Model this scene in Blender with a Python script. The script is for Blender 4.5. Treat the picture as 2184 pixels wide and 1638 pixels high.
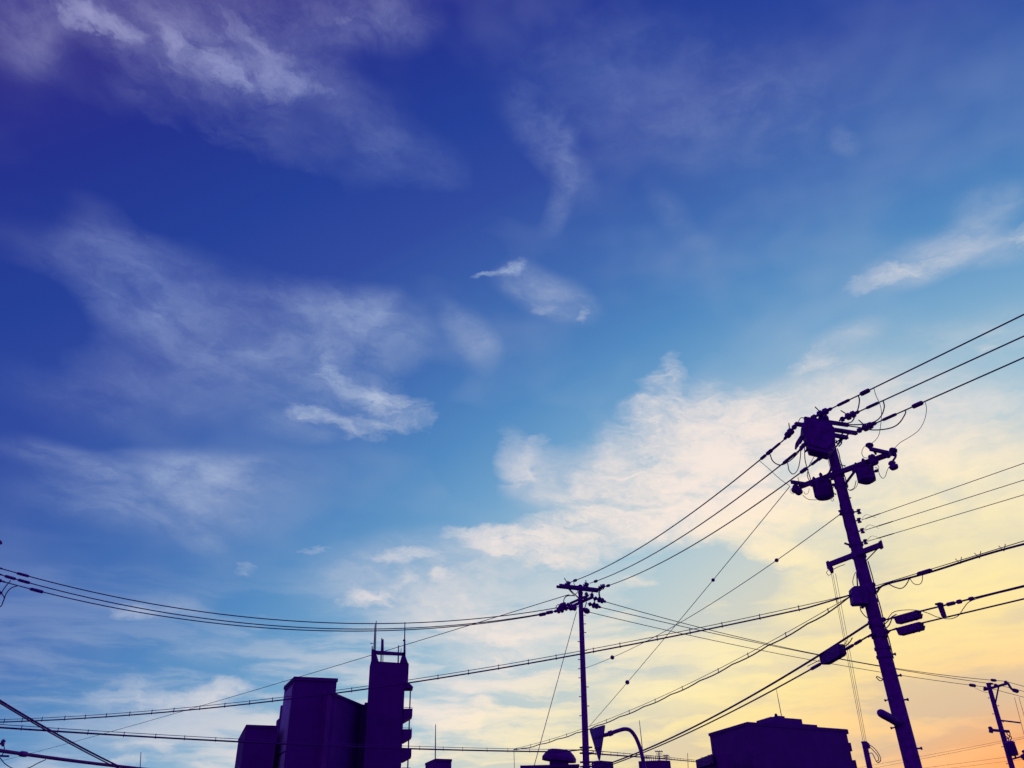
import bpy, math, random
from mathutils import Vector, Matrix

random.seed(7)
for o in list(bpy.data.objects):
    bpy.data.objects.remove(o)
scene = bpy.context.scene
C = scene.collection

# ------------------------------------------------------------------ camera
PITCH, ROLL, EYE = math.radians(29.95), math.radians(1.33), 1.6
FOCAL, PW, PH = 1714.0, 2184.0, 1638.0          # focal length in units of the 2184 px wide photograph
FWD = Vector((0, math.cos(PITCH), math.sin(PITCH)))
UP0 = Vector((0, -math.sin(PITCH), math.cos(PITCH)))
RIGHT = Vector((1, 0, 0)) * math.cos(ROLL) - UP0 * math.sin(ROLL)
UPV = Vector((1, 0, 0)) * math.sin(ROLL) + UP0 * math.cos(ROLL)
CAMPOS = Vector((0, 0, EYE))
cam = bpy.data.cameras.new('camera')
cam.sensor_width = 36.0
cam.lens = 36.0 * FOCAL / PW
cam.clip_start, cam.clip_end = 0.1, 8000.0
cam_o = bpy.data.objects.new('camera', cam)
cam_o.matrix_world = Matrix.Translation(CAMPOS) @ Matrix((RIGHT, UPV, -FWD)).transposed().to_4x4()
C.objects.link(cam_o)
scene.camera = cam_o

# ------------------------------------------------------------------ colour management
scene.view_settings.view_transform = 'Standard'
scene.view_settings.look = 'None'
scene.view_settings.exposure = 0.0
scene.view_settings.gamma = 1.0
scene.view_settings.use_curve_mapping = False

# ------------------------------------------------------------------ sun, just over the horizon at the lower right
SUN_AZ, SUN_EL = math.radians(30.8), math.radians(1.5)
SUN_DIR = Vector((math.sin(SUN_AZ) * math.cos(SUN_EL), math.cos(SUN_AZ) * math.cos(SUN_EL), math.sin(SUN_EL)))
sun = bpy.data.lights.new('sun', 'SUN')
sun.energy, sun.angle, sun.color = 0.25, math.radians(3), (1.0, 0.72, 0.45)
sun_o = bpy.data.objects.new('sun', sun)
sun_o.rotation_euler = SUN_DIR.to_track_quat('Z', 'Y').to_euler()
C.objects.link(sun_o)

# ------------------------------------------------------------------ sky: dusk gradient by angle from the sun and elevation, cirrus by azimuth / elevation
def lin(c):
    def f(v):
        v /= 255.0
        return v / 12.92 if v <= 0.04045 else ((v + 0.055) / 1.055) ** 2.4
    return (f(c[0]), f(c[1]), f(c[2]), 1.0)

# clouds: (azimuth, elevation, tilt, half length, half width) in degrees, weight
WISPS = [
    (-38.26, 47.67, 4.6, 5.63, 1.04, 0.9), (-25.86, 48.49, -1.7, 11.07, 1.32, 0.8), (-24.7, 50.38, -5.6, 5.75, 2.04, 0.4), (-17.68, 53.16, 12.7, 2.45, 0.69, 0.3),
    (-31.64, 46.98, 5.7, 1.78, 0.59, 0.25), (-28.01, 32.51, 1.8, 1.66, 1.18, 0.3), (-23.82, 31.59, 9.9, 1.31, 0.88, 0.22), (-14.41, 30.57, -46.8, 3.15, 1.59, 0.36),
    (-9.83, 28.34, -11.1, 5.57, 1.74, 1.0), (-15.58, 27.43, -1.0, 3.23, 0.85, 0.8), (-12.19, 26.92, 1.0, 3.53, 1.15, 0.4), (-1.89, 37.35, 6.0, 2.18, 0.52, 0.6),
    (0.78, 37.81, -1.4, 2.25, 0.8, 0.5), (2.92, 35.16, -14.0, 1.52, 0.94, 0.5), (5.93, 34.75, -60.0, 1.39, 1.01, 0.5), (-18.6, 16.65, 23.0, 1.26, 1.09, 0.3),
    (-14.25, 18.26, 5.1, 1.89, 0.49, 0.3), (-24.54, 13.26, 2.6, 2.61, 0.84, 0.65), (-24.43, 8.36, -6.5, 3.47, 1.08, 0.7), (-20.34, 8.36, 5.0, 4.28, 1.24, 0.55),
    (-22.77, 5.94, -1.6, 5.33, 0.67, 0.45), (-23.64, 5.07, 2.8, 2.2, 0.53, 0.4), (-19.37, 4.95, 2.7, 2.36, 0.64, 0.5), (30.8, 33.21, 1.9, 4.49, 0.94, 0.55),
    (39.61, 32.42, -3.0, 2.37, 1.46, 0.9), (24.07, 29.07, 12.8, 3.19, 1.2, 0.4), (34.12, 27.42, 3.3, 1.74, 0.8, 0.35), (12.08, 29.37, 45.5, 2.9, 1.83, 0.5),
    (11.81, 26.17, -57.8, 4.78, 3.21, 0.7), (15.56, 25.08, -4.5, 10.88, 4.78, 1.0), (14.6, 22.52, -1.2, 12.5, 5.28, 1.2), (13.95, 20.58, -2.9, 13.51, 3.59, 1.45),
    (-1.03, 18.79, -7.3, 5.86, 1.24, 1.1), (4.7, 19.1, 2.3, 9.26, 2.46, 1.2), (2.71, 17.53, -6.0, 3.99, 1.11, 0.7), (18.5, 16.75, -1.5, 4.44, 1.06, 0.75),
    (18.85, 25.91, 1.7, 4.23, 1.89, 0.6), (0.77, 23.69, 11.9, 2.23, 1.39, 0.42), (2.12, 25.6, 15.0, 2.51, 0.88, 0.4), (1.41, 23.95, 12.8, 0.6, 0.52, 0.5),
    (-8.12, 17.73, 3.0, 3.51, 0.89, 0.65), (-8.64, 16.47, 11.8, 1.73, 1.32, 0.4), (-10.63, 15.0, 3.5, 2.53, 0.7, 0.8), (-5.87, 15.96, 9.1, 1.55, 0.77, 0.55),
    (-2.6, 13.66, -3.2, 8.71, 2.14, 0.6), (8.51, 15.79, -3.5, 1.88, 0.76, 0.6), (-3.53, 7.12, -1.9, 5.21, 1.48, 0.65), (-2.68, 7.98, -5.8, 1.9, 0.45, 0.7),
    (8.57, 6.1, 1.4, 4.65, 0.96, 0.75), (-0.51, 10.78, 1.8, 4.26, 1.25, 0.5),
]
VEILS = [
    (-30.37, 48.51, 1.8, 18.25, 3.08, 0.34), (-27.07, 50.71, 2.6, 13.67, 4.2, 0.24), (-14.56, 53.69, 2.0, 10.71, 2.69, 0.3), (-27.23, 46.14, -2.8, 24.84, 5.45, 0.1),
    (-11.57, 46.54, -19.2, 10.42, 3.19, 0.14), (-42.76, 45.68, 4.5, 4.44, 3.73, 0.25), (4.39, 46.19, -40.9, 7.02, 3.31, 0.22), (5.3, 43.8, -124.1, 5.07, 1.88, 0.2),
    (16.36, 48.25, -14.2, 24.22, 6.96, 0.12), (30.68, 42.2, -11.7, 1.57, 1.28, 0.14), (15.66, 39.63, -53.1, 4.63, 1.82, 0.08), (-33.84, 34.75, 8.4, 6.96, 2.83, 0.16),
    (-30.24, 33.87, -28.1, 7.26, 4.24, 0.26), (-19.74, 31.75, -3.1, 18.06, 6.42, 0.29), (-13.72, 34.41, -10.7, 8.95, 3.17, 0.2), (-13.11, 34.22, 17.0, 4.79, 2.61, 0.2),
    (-16.59, 26.36, 0.6, 4.23, 1.41, 0.2), (-3.67, 33.11, -48.3, 4.52, 1.81, 0.28), (3.28, 36.14, -19.0, 5.6, 2.38, 0.36), (-31.98, 22.39, -1.5, 5.35, 1.39, 0.28),
    (-24.47, 22.85, 6.8, 8.07, 1.82, 0.42), (-24.74, 20.39, 1.0, 11.43, 3.13, 0.28), (-22.69, 18.5, -16.4, 3.39, 1.28, 0.15), (-20.38, 22.38, 11.4, 9.69, 2.47, 0.15),
    (-29.62, 26.87, 4.6, 11.11, 3.14, 0.1), (-24.0, 13.76, 8.0, 4.22, 1.41, 0.25), (-21.08, 11.07, 2.8, 3.78, 1.47, 0.15), (-24.24, 6.75, 4.3, 7.92, 1.59, 0.22),
    (33.8, 33.79, 6.9, 6.93, 1.74, 0.34), (36.9, 32.78, -9.2, 4.07, 1.5, 0.22), (38.73, 35.28, -2.3, 3.77, 1.72, 0.18), (25.43, 26.62, 2.1, 6.41, 3.21, 0.3),
    (26.71, 29.99, 6.3, 3.57, 1.39, 0.25), (33.47, 27.7, -4.9, 7.06, 3.05, 0.16), (18.58, 18.0, -3.5, 8.12, 3.19, 0.8), (0.69, 24.23, -19.8, 4.5, 3.62, 0.42),
    (4.61, 22.93, 7.5, 5.19, 3.43, 0.4), (-5.79, 16.12, -1.4, 12.09, 4.07, 0.42), (-0.97, 11.99, 0.8, 7.23, 2.62, 0.55), (12.2, 8.61, -1.2, 9.44, 2.27, 0.7),
    (14.34, 10.72, -3.9, 6.87, 1.62, 0.55), (25.4, 10.51, 3.4, 9.59, 1.67, 0.8), (20.34, 12.39, -2.0, 6.13, 1.3, 0.7), (24.36, 8.51, -1.7, 3.3, 0.93, 0.4),
    (-2.76, 9.27, 0.0, 7.09, 1.53, 0.35), (28.15, 23.37, -15.0, 13.42, 4.75, 0.7), (29.3, 19.18, -15.3, 10.4, 5.61, 1.0), (20.22, 15.36, -35.9, 4.45, 2.71, 0.7),
    (29.27, 13.41, 0.8, 6.75, 2.81, 1.2), (16.13, 23.38, -1.5, 11.5, 6.64, 0.7), (19.83, 13.47, -8.3, 5.9, 2.56, 0.5),
]
GAPS = [
    (-27.43, 40.92, 0.6, 15.61, 5.03, 0.14), (-11.78, 40.58, 2.6, 18.5, 4.78, 0.14), (0.12, 43.53, -27.2, 5.27, 2.44, 0.18), (-34.87, 30.19, -17.9, 6.0, 3.95, 0.12),
    (-6.43, 30.06, 11.5, 4.84, 2.34, 0.15), (-3.32, 25.11, -34.9, 4.37, 3.58, 0.3), (14.63, 16.49, 0.4, 5.77, 1.82, 1.3), (10.21, 13.77, -12.0, 3.49, 1.71, 1.0),
    (14.09, 15.07, -2.1, 4.89, 1.8, 1.0), (15.19, 17.92, -0.3, 2.31, 0.54, 0.3), (2.8, 26.16, -19.0, 5.55, 2.36, 0.2), (24.95, 7.19, -0.1, 6.04, 1.62, 0.6),
    (9.37, 5.22, 0.4, 5.59, 0.76, 0.6), (8.82, 9.87, 0.1, 4.07, 0.71, 0.3), (2.29, 8.87, 0.6, 2.84, 0.91, 0.3),
]

world = bpy.data.worlds.new('World')
scene.world = world
world.use_nodes = True
wt = world.node_tree
wt.nodes.clear()
WN, WL = wt.nodes, wt.links

def nd(kind, **kw):
    n = WN.new(kind)
    for k, v in kw.items():
        setattr(n, k, v)
    return n

def put(sock, v):
    if isinstance(v, bpy.types.NodeSocket):
        WL.new(v, sock)
    else:
        sock.default_value = v

def mth(op, a, b=None, c=None, clamp=False):
    n = nd('ShaderNodeMath', operation=op, use_clamp=clamp)
    for i, v in enumerate((a, b, c)):
        if v is not None:
            put(n.inputs[i], v)
    return n.outputs[0]

def vmth(op, a, b=None, c=None, scale=None):
    n = nd('ShaderNodeVectorMath', operation=op)
    for i, v in enumerate((a, b, c)):
        if v is not None:
            put(n.inputs[i], v)
    if scale is not None:
        put(n.inputs['Scale'], scale)
    return n.outputs['Value'] if op in ('DOT_PRODUCT', 'LENGTH') else n.outputs[0]

def ramp(fac, stops, lo, hi):
    r = nd('ShaderNodeValToRGB')
    r.color_ramp.interpolation = 'LINEAR'
    el = r.color_ramp.elements
    while len(el) < len(stops):
        el.new(0.5)
    for e, (t, c) in zip(el, stops):
        e.position = (t - lo) / (hi - lo)
        e.color = lin(c)
    mr = nd('ShaderNodeMapRange')
    put(mr.inputs['Value'], fac)
    mr.inputs['From Min'].default_value, mr.inputs['From Max'].default_value = lo, hi
    put(r.inputs[0], mr.outputs[0])
    return r.outputs[0]

def noise(vec, scale, detail=6.0, rough=0.55, distort=0.0):
    n = nd('ShaderNodeTexNoise')
    n.noise_dimensions = '3D'
    put(n.inputs['Vector'], vec)
    n.inputs['Scale'].default_value = scale
    n.inputs['Detail'].default_value = detail
    n.inputs['Roughness'].default_value = rough
    n.inputs['Distortion'].default_value = distort
    return n

tc = nd('ShaderNodeTexCoord').outputs['Generated']
sep = nd('ShaderNodeSeparateXYZ')
put(sep.inputs[0], tc)
DEG = 180.0 / math.pi
az = mth('MULTIPLY', mth('ARCTAN2', sep.outputs[0], sep.outputs[1]), DEG)
elv = mth('MULTIPLY', mth('ARCSINE', sep.outputs[2]), DEG)
theta = mth('MULTIPLY', mth('ARCCOSINE', vmth('DOT_PRODUCT', tc, tuple(SUN_DIR))), DEG)
el0 = mth('MAXIMUM', elv, 0.0)
tpar = mth('SUBTRACT', theta, mth('MULTIPLY', mth('SUBTRACT', 35.0, el0), 0.8))
# dustier, warmer air close to the horizon
tpar = mth('SUBTRACT', tpar, mth('MULTIPLY', mth('MAXIMUM', mth('SUBTRACT', 10.0, el0), 0.0), 0.95))
SKY_STOPS = [(-29, (242, 146, 88)), (-25, (228, 170, 124)), (-20, (212, 186, 156)), (-12, (224, 202, 162)), (-3, (220, 211, 184)),
             (5, (198, 207, 203)), (13, (164, 196, 212)), (20, (140, 182, 208)), (27, (110, 160, 202)), (34, (81, 137, 192)),
             (42, (67, 113, 180)), (50, (57, 93, 169)), (57, (47, 74, 159)), (66, (35, 63, 152)), (76, (33, 49, 142)),
             (85, (47, 44, 134)), (105, (66, 48, 142)), (150, (84, 60, 150))]
CLOUD_STOPS = [(-28, (246, 174, 116)), (-22, (248, 198, 142)), (-16, (255, 214, 146)), (-8, (255, 232, 160)), (-1, (255, 238, 180)), (6, (255, 237, 198)), (13, (252, 234, 220)),
               (22, (242, 229, 222)), (33, (214, 216, 224)), (48, (172, 190, 220)), (64, (130, 150, 204)), (85, (152, 154, 200)), (150, (150, 130, 190))]
sky_col = ramp(tpar, SKY_STOPS, -30, 150)
cloud_col = ramp(tpar, CLOUD_STOPS, -30, 150)

cmb = nd('ShaderNodeCombineXYZ')
put(cmb.inputs[0], az)
put(cmb.inputs[1], elv)
pos = cmb.outputs[0]
# wind-drawn warping of the cloud shapes
stretch = vmth('MULTIPLY', pos, (0.62, 1.15, 1.0))
w1 = vmth('MULTIPLY', vmth('SUBTRACT', noise(stretch, 0.11, 2.0).outputs['Color'], (0.5, 0.5, 0.5)), (5.5, 3.0, 0.0))
w2 = vmth('MULTIPLY', vmth('SUBTRACT', noise(stretch, 0.5, 4.0, 0.6).outputs['Color'], (0.5, 0.5, 0.5)), (3.6, 2.4, 0.0))
warped = vmth('ADD', vmth('ADD', pos, w1), w2)
soft = vmth('ADD', pos, w1)

def layer(strokes, vec, top=1.0):
    total = None
    for a, e, rot, hl, hw, w in strokes:
        mp = nd('ShaderNodeMapping', vector_type='TEXTURE')
        put(mp.inputs['Vector'], vec)
        mp.inputs['Location'].default_value = (a, e, 0)
        mp.inputs['Rotation'].default_value = (0, 0, math.radians(rot))
        mp.inputs['Scale'].default_value = (hl, hw, 1)
        g = nd('ShaderNodeTexGradient', gradient_type='SPHERICAL')
        put(g.inputs[0], mp.outputs[0])
        f = g.outputs['Fac']
        # smooth fall-off
        sm = nd('ShaderNodeMapRange', interpolation_type='SMOOTHSTEP')
        put(sm.inputs['Value'], f)
        sm.inputs['From Max'].default_value = top
        sm.inputs['To Max'].default_value = w
        total = sm.outputs[0] if total is None else mth('ADD', total, sm.outputs[0])
    return total

wisp = layer(WISPS, warped)
veil = layer(VEILS, soft, 0.85)
gap = layer(GAPS, soft)
shear = nd('ShaderNodeMapping', vector_type='TEXTURE')
put(shear.inputs['Vector'], warped)
shear.inputs['Rotation'].default_value = (0, 0, math.radians(-9))
shear.inputs['Scale'].default_value = (2.6, 1.0, 1.0)
fib = noise(shear.outputs[0], 0.55, 9.0, 0.62, 0.3).outputs['Fac']       # drawn-out fibres
puf = noise(stretch, 0.34, 8.0, 0.58, 0.5).outputs['Fac']                 # lumps
def contrast(v, lo, hi, a, b):
    m = nd('ShaderNodeMapRange', interpolation_type='SMOOTHSTEP')
    put(m.inputs['Value'], v)
    for k, x in zip(('From Min', 'From Max', 'To Min', 'To Max'), (lo, hi, a, b)):
        m.inputs[k].default_value = x
    return m.outputs[0]
fibc = contrast(fib, 0.3, 0.68, 0.0, 1.0)
pufc = contrast(puf, 0.28, 0.66, 0.0, 1.0)
fshear = nd('ShaderNodeMapping', vector_type='TEXTURE')
put(fshear.inputs['Vector'], vmth('ADD', warped, w2))
fshear.inputs['Rotation'].default_value = (0, 0, math.radians(-7))
fshear.inputs['Scale'].default_value = (5.0, 1.0, 1.0)
fine = contrast(noise(fshear.outputs[0], 1.5, 5.0, 0.6).outputs['Fac'], 0.3, 0.7, 0.62, 1.3)   # hair-fine streaks
# wisps are eaten away from their rims by fibres and lumps
bite = mth('SUBTRACT', 1.0, mth('ADD', mth('MULTIPLY', fibc, 0.65), mth('MULTIPLY', pufc, 0.35)))
wispe = mth('MAXIMUM', mth('SUBTRACT', mth('MINIMUM', mth('MULTIPLY', wisp, 1.35), 1.75), mth('MULTIPLY', bite, mth('ADD', 0.26, mth('MULTIPLY', mth('MINIMUM', wisp, 1.4), 0.5)))), 0.0)
wispe = mth('MULTIPLY', wispe, fine)
wispe = mth('MULTIPLY', wispe, mth('ADD', 0.30, mth('MULTIPLY', mth('ADD', fibc, mth('MULTIPLY', pufc, 0.4)), 0.75)))
texv = mth('MULTIPLY', contrast(fib, 0.28, 0.7, 0.45, 1.3), contrast(puf, 0.3, 0.66, 0.6, 1.2))
dens = mth('ADD', wispe, mth('MULTIPLY', mth('MULTIPLY', veil, texv), mth('ADD', 0.55, mth('MULTIPLY', fine, 0.45))))
# low stratus in flat bands towards the horizon
bandv = vmth('ADD', vmth('MULTIPLY', pos, (0.085, 0.50, 1.0)), vmth('MULTIPLY', w2, (0.05, 0.16, 0.0)))
bands = contrast(noise(bandv, 1.0, 5.0, 0.6, 0.2).outputs['Fac'], 0.42, 0.62, 0.0, 1.0)
low = contrast(elv, 8.0, 19.0, 1.0, 0.0)
west = contrast(tpar, 2.0, 38.0, 1.4, 0.25)
dens = mth('ADD', dens, mth('MULTIPLY', mth('MULTIPLY', bands, low), west))
# thin cirrus everywhere, also outside the picture
thin = contrast(noise(stretch, 0.10, 3.0).outputs['Fac'], 0.42, 0.68, 0.0, 0.10)
dens = mth('ADD', dens, thin)
dens = mth('SUBTRACT', dens, gap)
dens = mth('SUBTRACT', 1.0, mth('EXPONENT', mth('MULTIPLY', mth('MAXIMUM', dens, 0.0), -1.15)))
mix = nd('ShaderNodeMix', data_type='RGBA', blend_type='MIX')
put(mix.inputs[0], dens)
put(mix.inputs[6], sky_col)
put(mix.inputs[7], cloud_col)

nish = nd('ShaderNodeTexSky', sky_type='NISHITA')
nish.sun_disc = False
nish.sun_elevation, nish.sun_rotation = SUN_EL, SUN_AZ
bg1 = nd('ShaderNodeBackground')
put(bg1.inputs['Color'], mix.outputs[2])
bg1.inputs['Strength'].default_value = 1.0
bg2 = nd('ShaderNodeBackground')
put(bg2.inputs['Color'], nish.outputs[0])
bg2.inputs['Strength'].default_value = 0.006
adds = nd('ShaderNodeAddShader')
put(adds.inputs[0], bg1.outputs[0])
put(adds.inputs[1], bg2.outputs[0])
wo = nd('ShaderNodeOutputWorld')
put(wo.inputs['Surface'], adds.outputs[0])
world.cycles.sampling_method = 'MANUAL'
world.cycles.sample_map_resolution = 256

scene.render.engine = 'CYCLES'
scene.cycles.use_adaptive_sampling = True
scene.cycles.adaptive_threshold = 0.02
scene.cycles.adaptive_min_samples = 12
scene.cycles.max_bounces = 4

# ------------------------------------------------------------------ helpers
def ray(px, py):
    return FWD + RIGHT * ((px - PW / 2) / FOCAL) - UPV * ((py - PH / 2) / FOCAL)

def P(px, py, d):
    """the place at world distance d (along +Y) seen in the direction of photo point px, py"""
    r = ray(px, py)
    return CAMPOS + r * (d / r.y)

def H(px, py, z):
    """the place at height z seen in the direction of photo point px, py"""
    r = ray(px, py)
    return CAMPOS + r * ((z - EYE) / r.z)

def material(name, col, rough=0.85, bump=0.25, scale=6.0, var=0.35, metal=0.0, spec=0.15):
    m = bpy.data.materials.new(name)
    m.use_nodes = True
    nt = m.node_tree
    b = nt.nodes['Principled BSDF']
    b.inputs['Roughness'].default_value = rough
    b.inputs['Metallic'].default_value = metal
    b.inputs['Specular IOR Level'].default_value = spec
    tcn = nt.nodes.new('ShaderNodeTexCoord')
    n = nt.nodes.new('ShaderNodeTexNoise')
    n.inputs['Scale'].default_value = scale
    n.inputs['Detail'].default_value = 5
    nt.links.new(tcn.outputs['Object'], n.inputs['Vector'])
    r = nt.nodes.new('ShaderNodeValToRGB')
    r.color_ramp.elements[0].position, r.color_ramp.elements[1].position = 0.3, 0.7
    r.color_ramp.elements[0].color = (*[c * (1 - var) for c in col], 1)
    r.color_ramp.elements[1].color = (*[min(1, c * (1 + var)) for c in col], 1)
    nt.links.new(n.outputs['Fac'], r.inputs[0])
    nt.links.new(r.outputs[0], b.inputs['Base Color'])
    bp = nt.nodes.new('ShaderNodeBump')
    bp.inputs['Strength'].default_value = bump
    bp.inputs['Distance'].default_value = 0.02
    nt.links.new(n.outputs['Fac'], bp.inputs['Height'])
    nt.links.new(bp.outputs[0], b.inputs['Normal'])
    return m

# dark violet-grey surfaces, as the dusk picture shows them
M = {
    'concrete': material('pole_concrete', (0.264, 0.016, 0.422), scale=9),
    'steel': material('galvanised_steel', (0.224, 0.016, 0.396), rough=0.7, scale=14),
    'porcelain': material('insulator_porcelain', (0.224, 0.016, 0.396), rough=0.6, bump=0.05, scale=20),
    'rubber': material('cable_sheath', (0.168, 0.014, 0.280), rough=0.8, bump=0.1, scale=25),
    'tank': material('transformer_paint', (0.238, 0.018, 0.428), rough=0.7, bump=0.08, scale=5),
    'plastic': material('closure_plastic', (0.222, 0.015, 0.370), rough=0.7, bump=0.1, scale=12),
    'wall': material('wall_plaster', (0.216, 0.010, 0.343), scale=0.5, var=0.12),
    'wall_skylit': material('wall_plaster_skylit', (0.600, 0.420, 0.740), scale=0.5, var=0.12),  # wall plaster with the left face's sky light put into its colour
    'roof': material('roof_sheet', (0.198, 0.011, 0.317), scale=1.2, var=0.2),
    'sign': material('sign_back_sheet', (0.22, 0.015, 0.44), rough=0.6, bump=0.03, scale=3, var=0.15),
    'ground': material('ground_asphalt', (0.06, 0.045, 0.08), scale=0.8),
}

def link_mesh(name, vf, mat, root=None, smooth=False, kind=None):
    verts, faces = vf
    me = bpy.data.meshes.new(name)
    off = Vector((0, 0, 0)) if root is None else BASE[root.name]
    me.from_pydata([tuple(Vector(v) - off) for v in verts], [], faces)
    me.materials.append(M[mat])
    if smooth:
        me.polygons.foreach_set('use_smooth', [True] * len(me.polygons))
    me.update()
    o = bpy.data.objects.new(name, me)
    C.objects.link(o)
    if root is not None:
        o.parent = root
        BASE[o.name] = off
    if kind:
        o['kind'] = kind
    return o

BASE = {}

def thing(name, base, label, cat, group=None):
    o = bpy.data.objects.new(name, None)
    o.location = base
    o.empty_display_size = 0.3
    C.objects.link(o)
    BASE[o.name] = Vector(base)
    o['label'], o['category'] = label, cat
    if group:
        o['group'] = group
    return o

def join(*parts):
    V, F_ = [], []
    for v, f in parts:
        k = len(V)
        V += list(v)
        F_ += [tuple(i + k for i in q) for q in f]
    return V, F_

def frame(d):
    d = d.normalized()
    a = Vector((0, 0, 1)) if abs(d.z) < 0.9 else Vector((1, 0, 0))
    u = d.cross(a).normalized()
    return u, d.cross(u).normalized()

def tube(pts, r, n=8):
    """a round tube through pts, r one radius or one for each point"""
    pts = [Vector(p) for p in pts]
    rs = r if isinstance(r, (list, tuple)) else [r] * len(pts)
    V, F_ = [], []
    u = None
    for i, p in enumerate(pts):
        d = (pts[min(i + 1, len(pts) - 1)] - pts[max(i - 1, 0)]).normalized()
        if u is None:
            u, w = frame(d)
        else:
            u = (u - d * u.dot(d)).normalized()
            w = d.cross(u)
        for k in range(n):
            a = 2 * math.pi * k / n
            V.append(p + (u * math.cos(a) + w * math.sin(a)) * rs[i])
    m = len(pts)
    for i in range(m - 1):
        for k in range(n):
            k2 = (k + 1) % n
            F_.append((i * n + k, i * n + k2, (i + 1) * n + k2, (i + 1) * n + k))
    F_.append(tuple(range(n - 1, -1, -1)))
    F_.append(tuple((m - 1) * n + k for k in range(n)))
    return V, F_

def lathe(a, b, prof, n=12):
    """profile of (fraction along a-b, radius) turned about the axis a-b"""
    a, b = Vector(a), Vector(b)
    return tube_axis([a.lerp(b, t) for t, _ in prof], [r for _, r in prof], b - a, n)

def tube_axis(pts, rs, d, n):
    u, w = frame(d)
    V, F_ = [], []
    for p, r in zip(pts, rs):
        for k in range(n):
            t = 2 * math.pi * k / n
            V.append(p + (u * math.cos(t) + w * math.sin(t)) * r)
    m = len(pts)
    for i in range(m - 1):
        for k in range(n):
            k2 = (k + 1) % n
            F_.append((i * n + k, i * n + k2, (i + 1) * n + k2, (i + 1) * n + k))
    F_.append(tuple(range(n - 1, -1, -1)))
    F_.append(tuple((m - 1) * n + k for k in range(n)))
    return V, F_

def beam(a, b, w, h, up=None):
    """a square-cut bar from a to b, w wide and h high"""
    a, b = Vector(a), Vector(b)
    d = (b - a).normalized()
    up = Vector(up) if up else (Vector((0, 0, 1)) if abs(d.z) < 0.95 else Vector((0, 1, 0)))
    s = d.cross(up).normalized() * (w / 2)
    t = s.cross(d).normalized() * (h / 2)
    V = [p + i * s + j * t for p in (a, b) for i, j in ((-1, -1), (1, -1), (1, 1), (-1, 1))]
    return V, [(0, 1, 2, 3), (7, 6, 5, 4), (0, 4, 5, 1), (1, 5, 6, 2), (2, 6, 7, 3), (3, 7, 4, 0)]

def prism(poly, v):
    """polygon pushed along the vector v"""
    n = len(poly)
    v = Vector(v)
    V = [Vector(p) for p in poly] + [Vector(p) + v for p in poly]
    F_ = [tuple(range(n - 1, -1, -1)), tuple(range(n, 2 * n))]
    for i in range(n):
        j = (i + 1) % n
        F_.append((i, j, n + j, n + i))
    return V, F_

def smooth_curve(pts, n=8):
    """Catmull-Rom through pts"""
    pts = [Vector(p) for p in pts]
    q = [pts[0] * 2 - pts[1]] + pts + [pts[-1] * 2 - pts[-2]]
    out = []
    for i in range(1, len(q) - 2):
        p0, p1, p2, p3 = q[i - 1:i + 3]
        for k in range(n):
            t = k / n
            out.append(0.5 * ((2 * p1) + (p2 - p0) * t + (2 * p0 - 5 * p1 + 4 * p2 - p3) * t * t + (3 * p1 - p0 - 3 * p2 + p3) * t ** 3))
    out.append(pts[-1])
    return out

def project(p):
    v = Vector(p) - CAMPOS
    z = v.dot(FWD)
    return PW / 2 + FOCAL * v.dot(RIGHT) / z, PH / 2 - FOCAL * v.dot(UPV) / z

def span(a, b, via=None, sag=0.0, n=36):
    """points of a wire hung from a to b; its sag is chosen so that it hangs through the view direction via"""
    a, b = Vector(a), Vector(b)
    pts = lambda s: [a.lerp(b, i / n) - Vector((0, 0, 4 * s * (i / n) * (1 - i / n))) for i in range(n + 1)]
    if via is None:
        return pts(sag)
    best = None
    lo, hi = -0.5, 12.0
    for _ in range(40):
        mid = (lo + hi) / 2
        q = [project(p) for p in pts(mid)]
        y = None
        for (x0, y0), (x1, y1) in zip(q, q[1:]):
            if (x0 - via[0]) * (x1 - via[0]) <= 0 and x0 != x1:
                y = y0 + (y1 - y0) * (via[0] - x0) / (x1 - x0)
                break
        if y is None:
            break
        if y < via[1]:
            lo = mid
        else:
            hi = mid
    return pts((lo + hi) / 2)

def at_x(pts, px):
    """point and direction of a wire where it is seen at photo column px"""
    for p, q in zip(pts, pts[1:]):
        x0, x1 = project(p)[0], project(q)[0]
        if (x0 - px) * (x1 - px) <= 0 and x0 != x1:
            t = (px - x0) / (x1 - x0)
            return p.lerp(q, t), (q - p).normalized()
    return pts[0], (pts[1] - pts[0]).normalized()

SLEEVE = [(0, 0.4), (0.06, 0.9), (0.2, 1), (0.8, 1), (0.94, 0.9), (1, 0.4)]
def conductor(label, pts, r, sleeves=(), group=None, sr=0.05, sl=0.34, name='overhead_wire', cat='wire'):
    """a line wire; sleeves at photo columns as parts"""
    root = thing(name, pts[0], label, cat, group)
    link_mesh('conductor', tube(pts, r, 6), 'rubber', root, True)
    for s in sleeves:
        px, ln, rad = s if isinstance(s, tuple) else (s, sl, sr)
        p, d = at_x(pts, px)
        link_mesh('sleeve', lathe(p - d * ln / 2, p + d * ln / 2, [(t, k * rad) for t, k in SLEEVE], 10), 'plastic', root, True)
    return root

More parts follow.
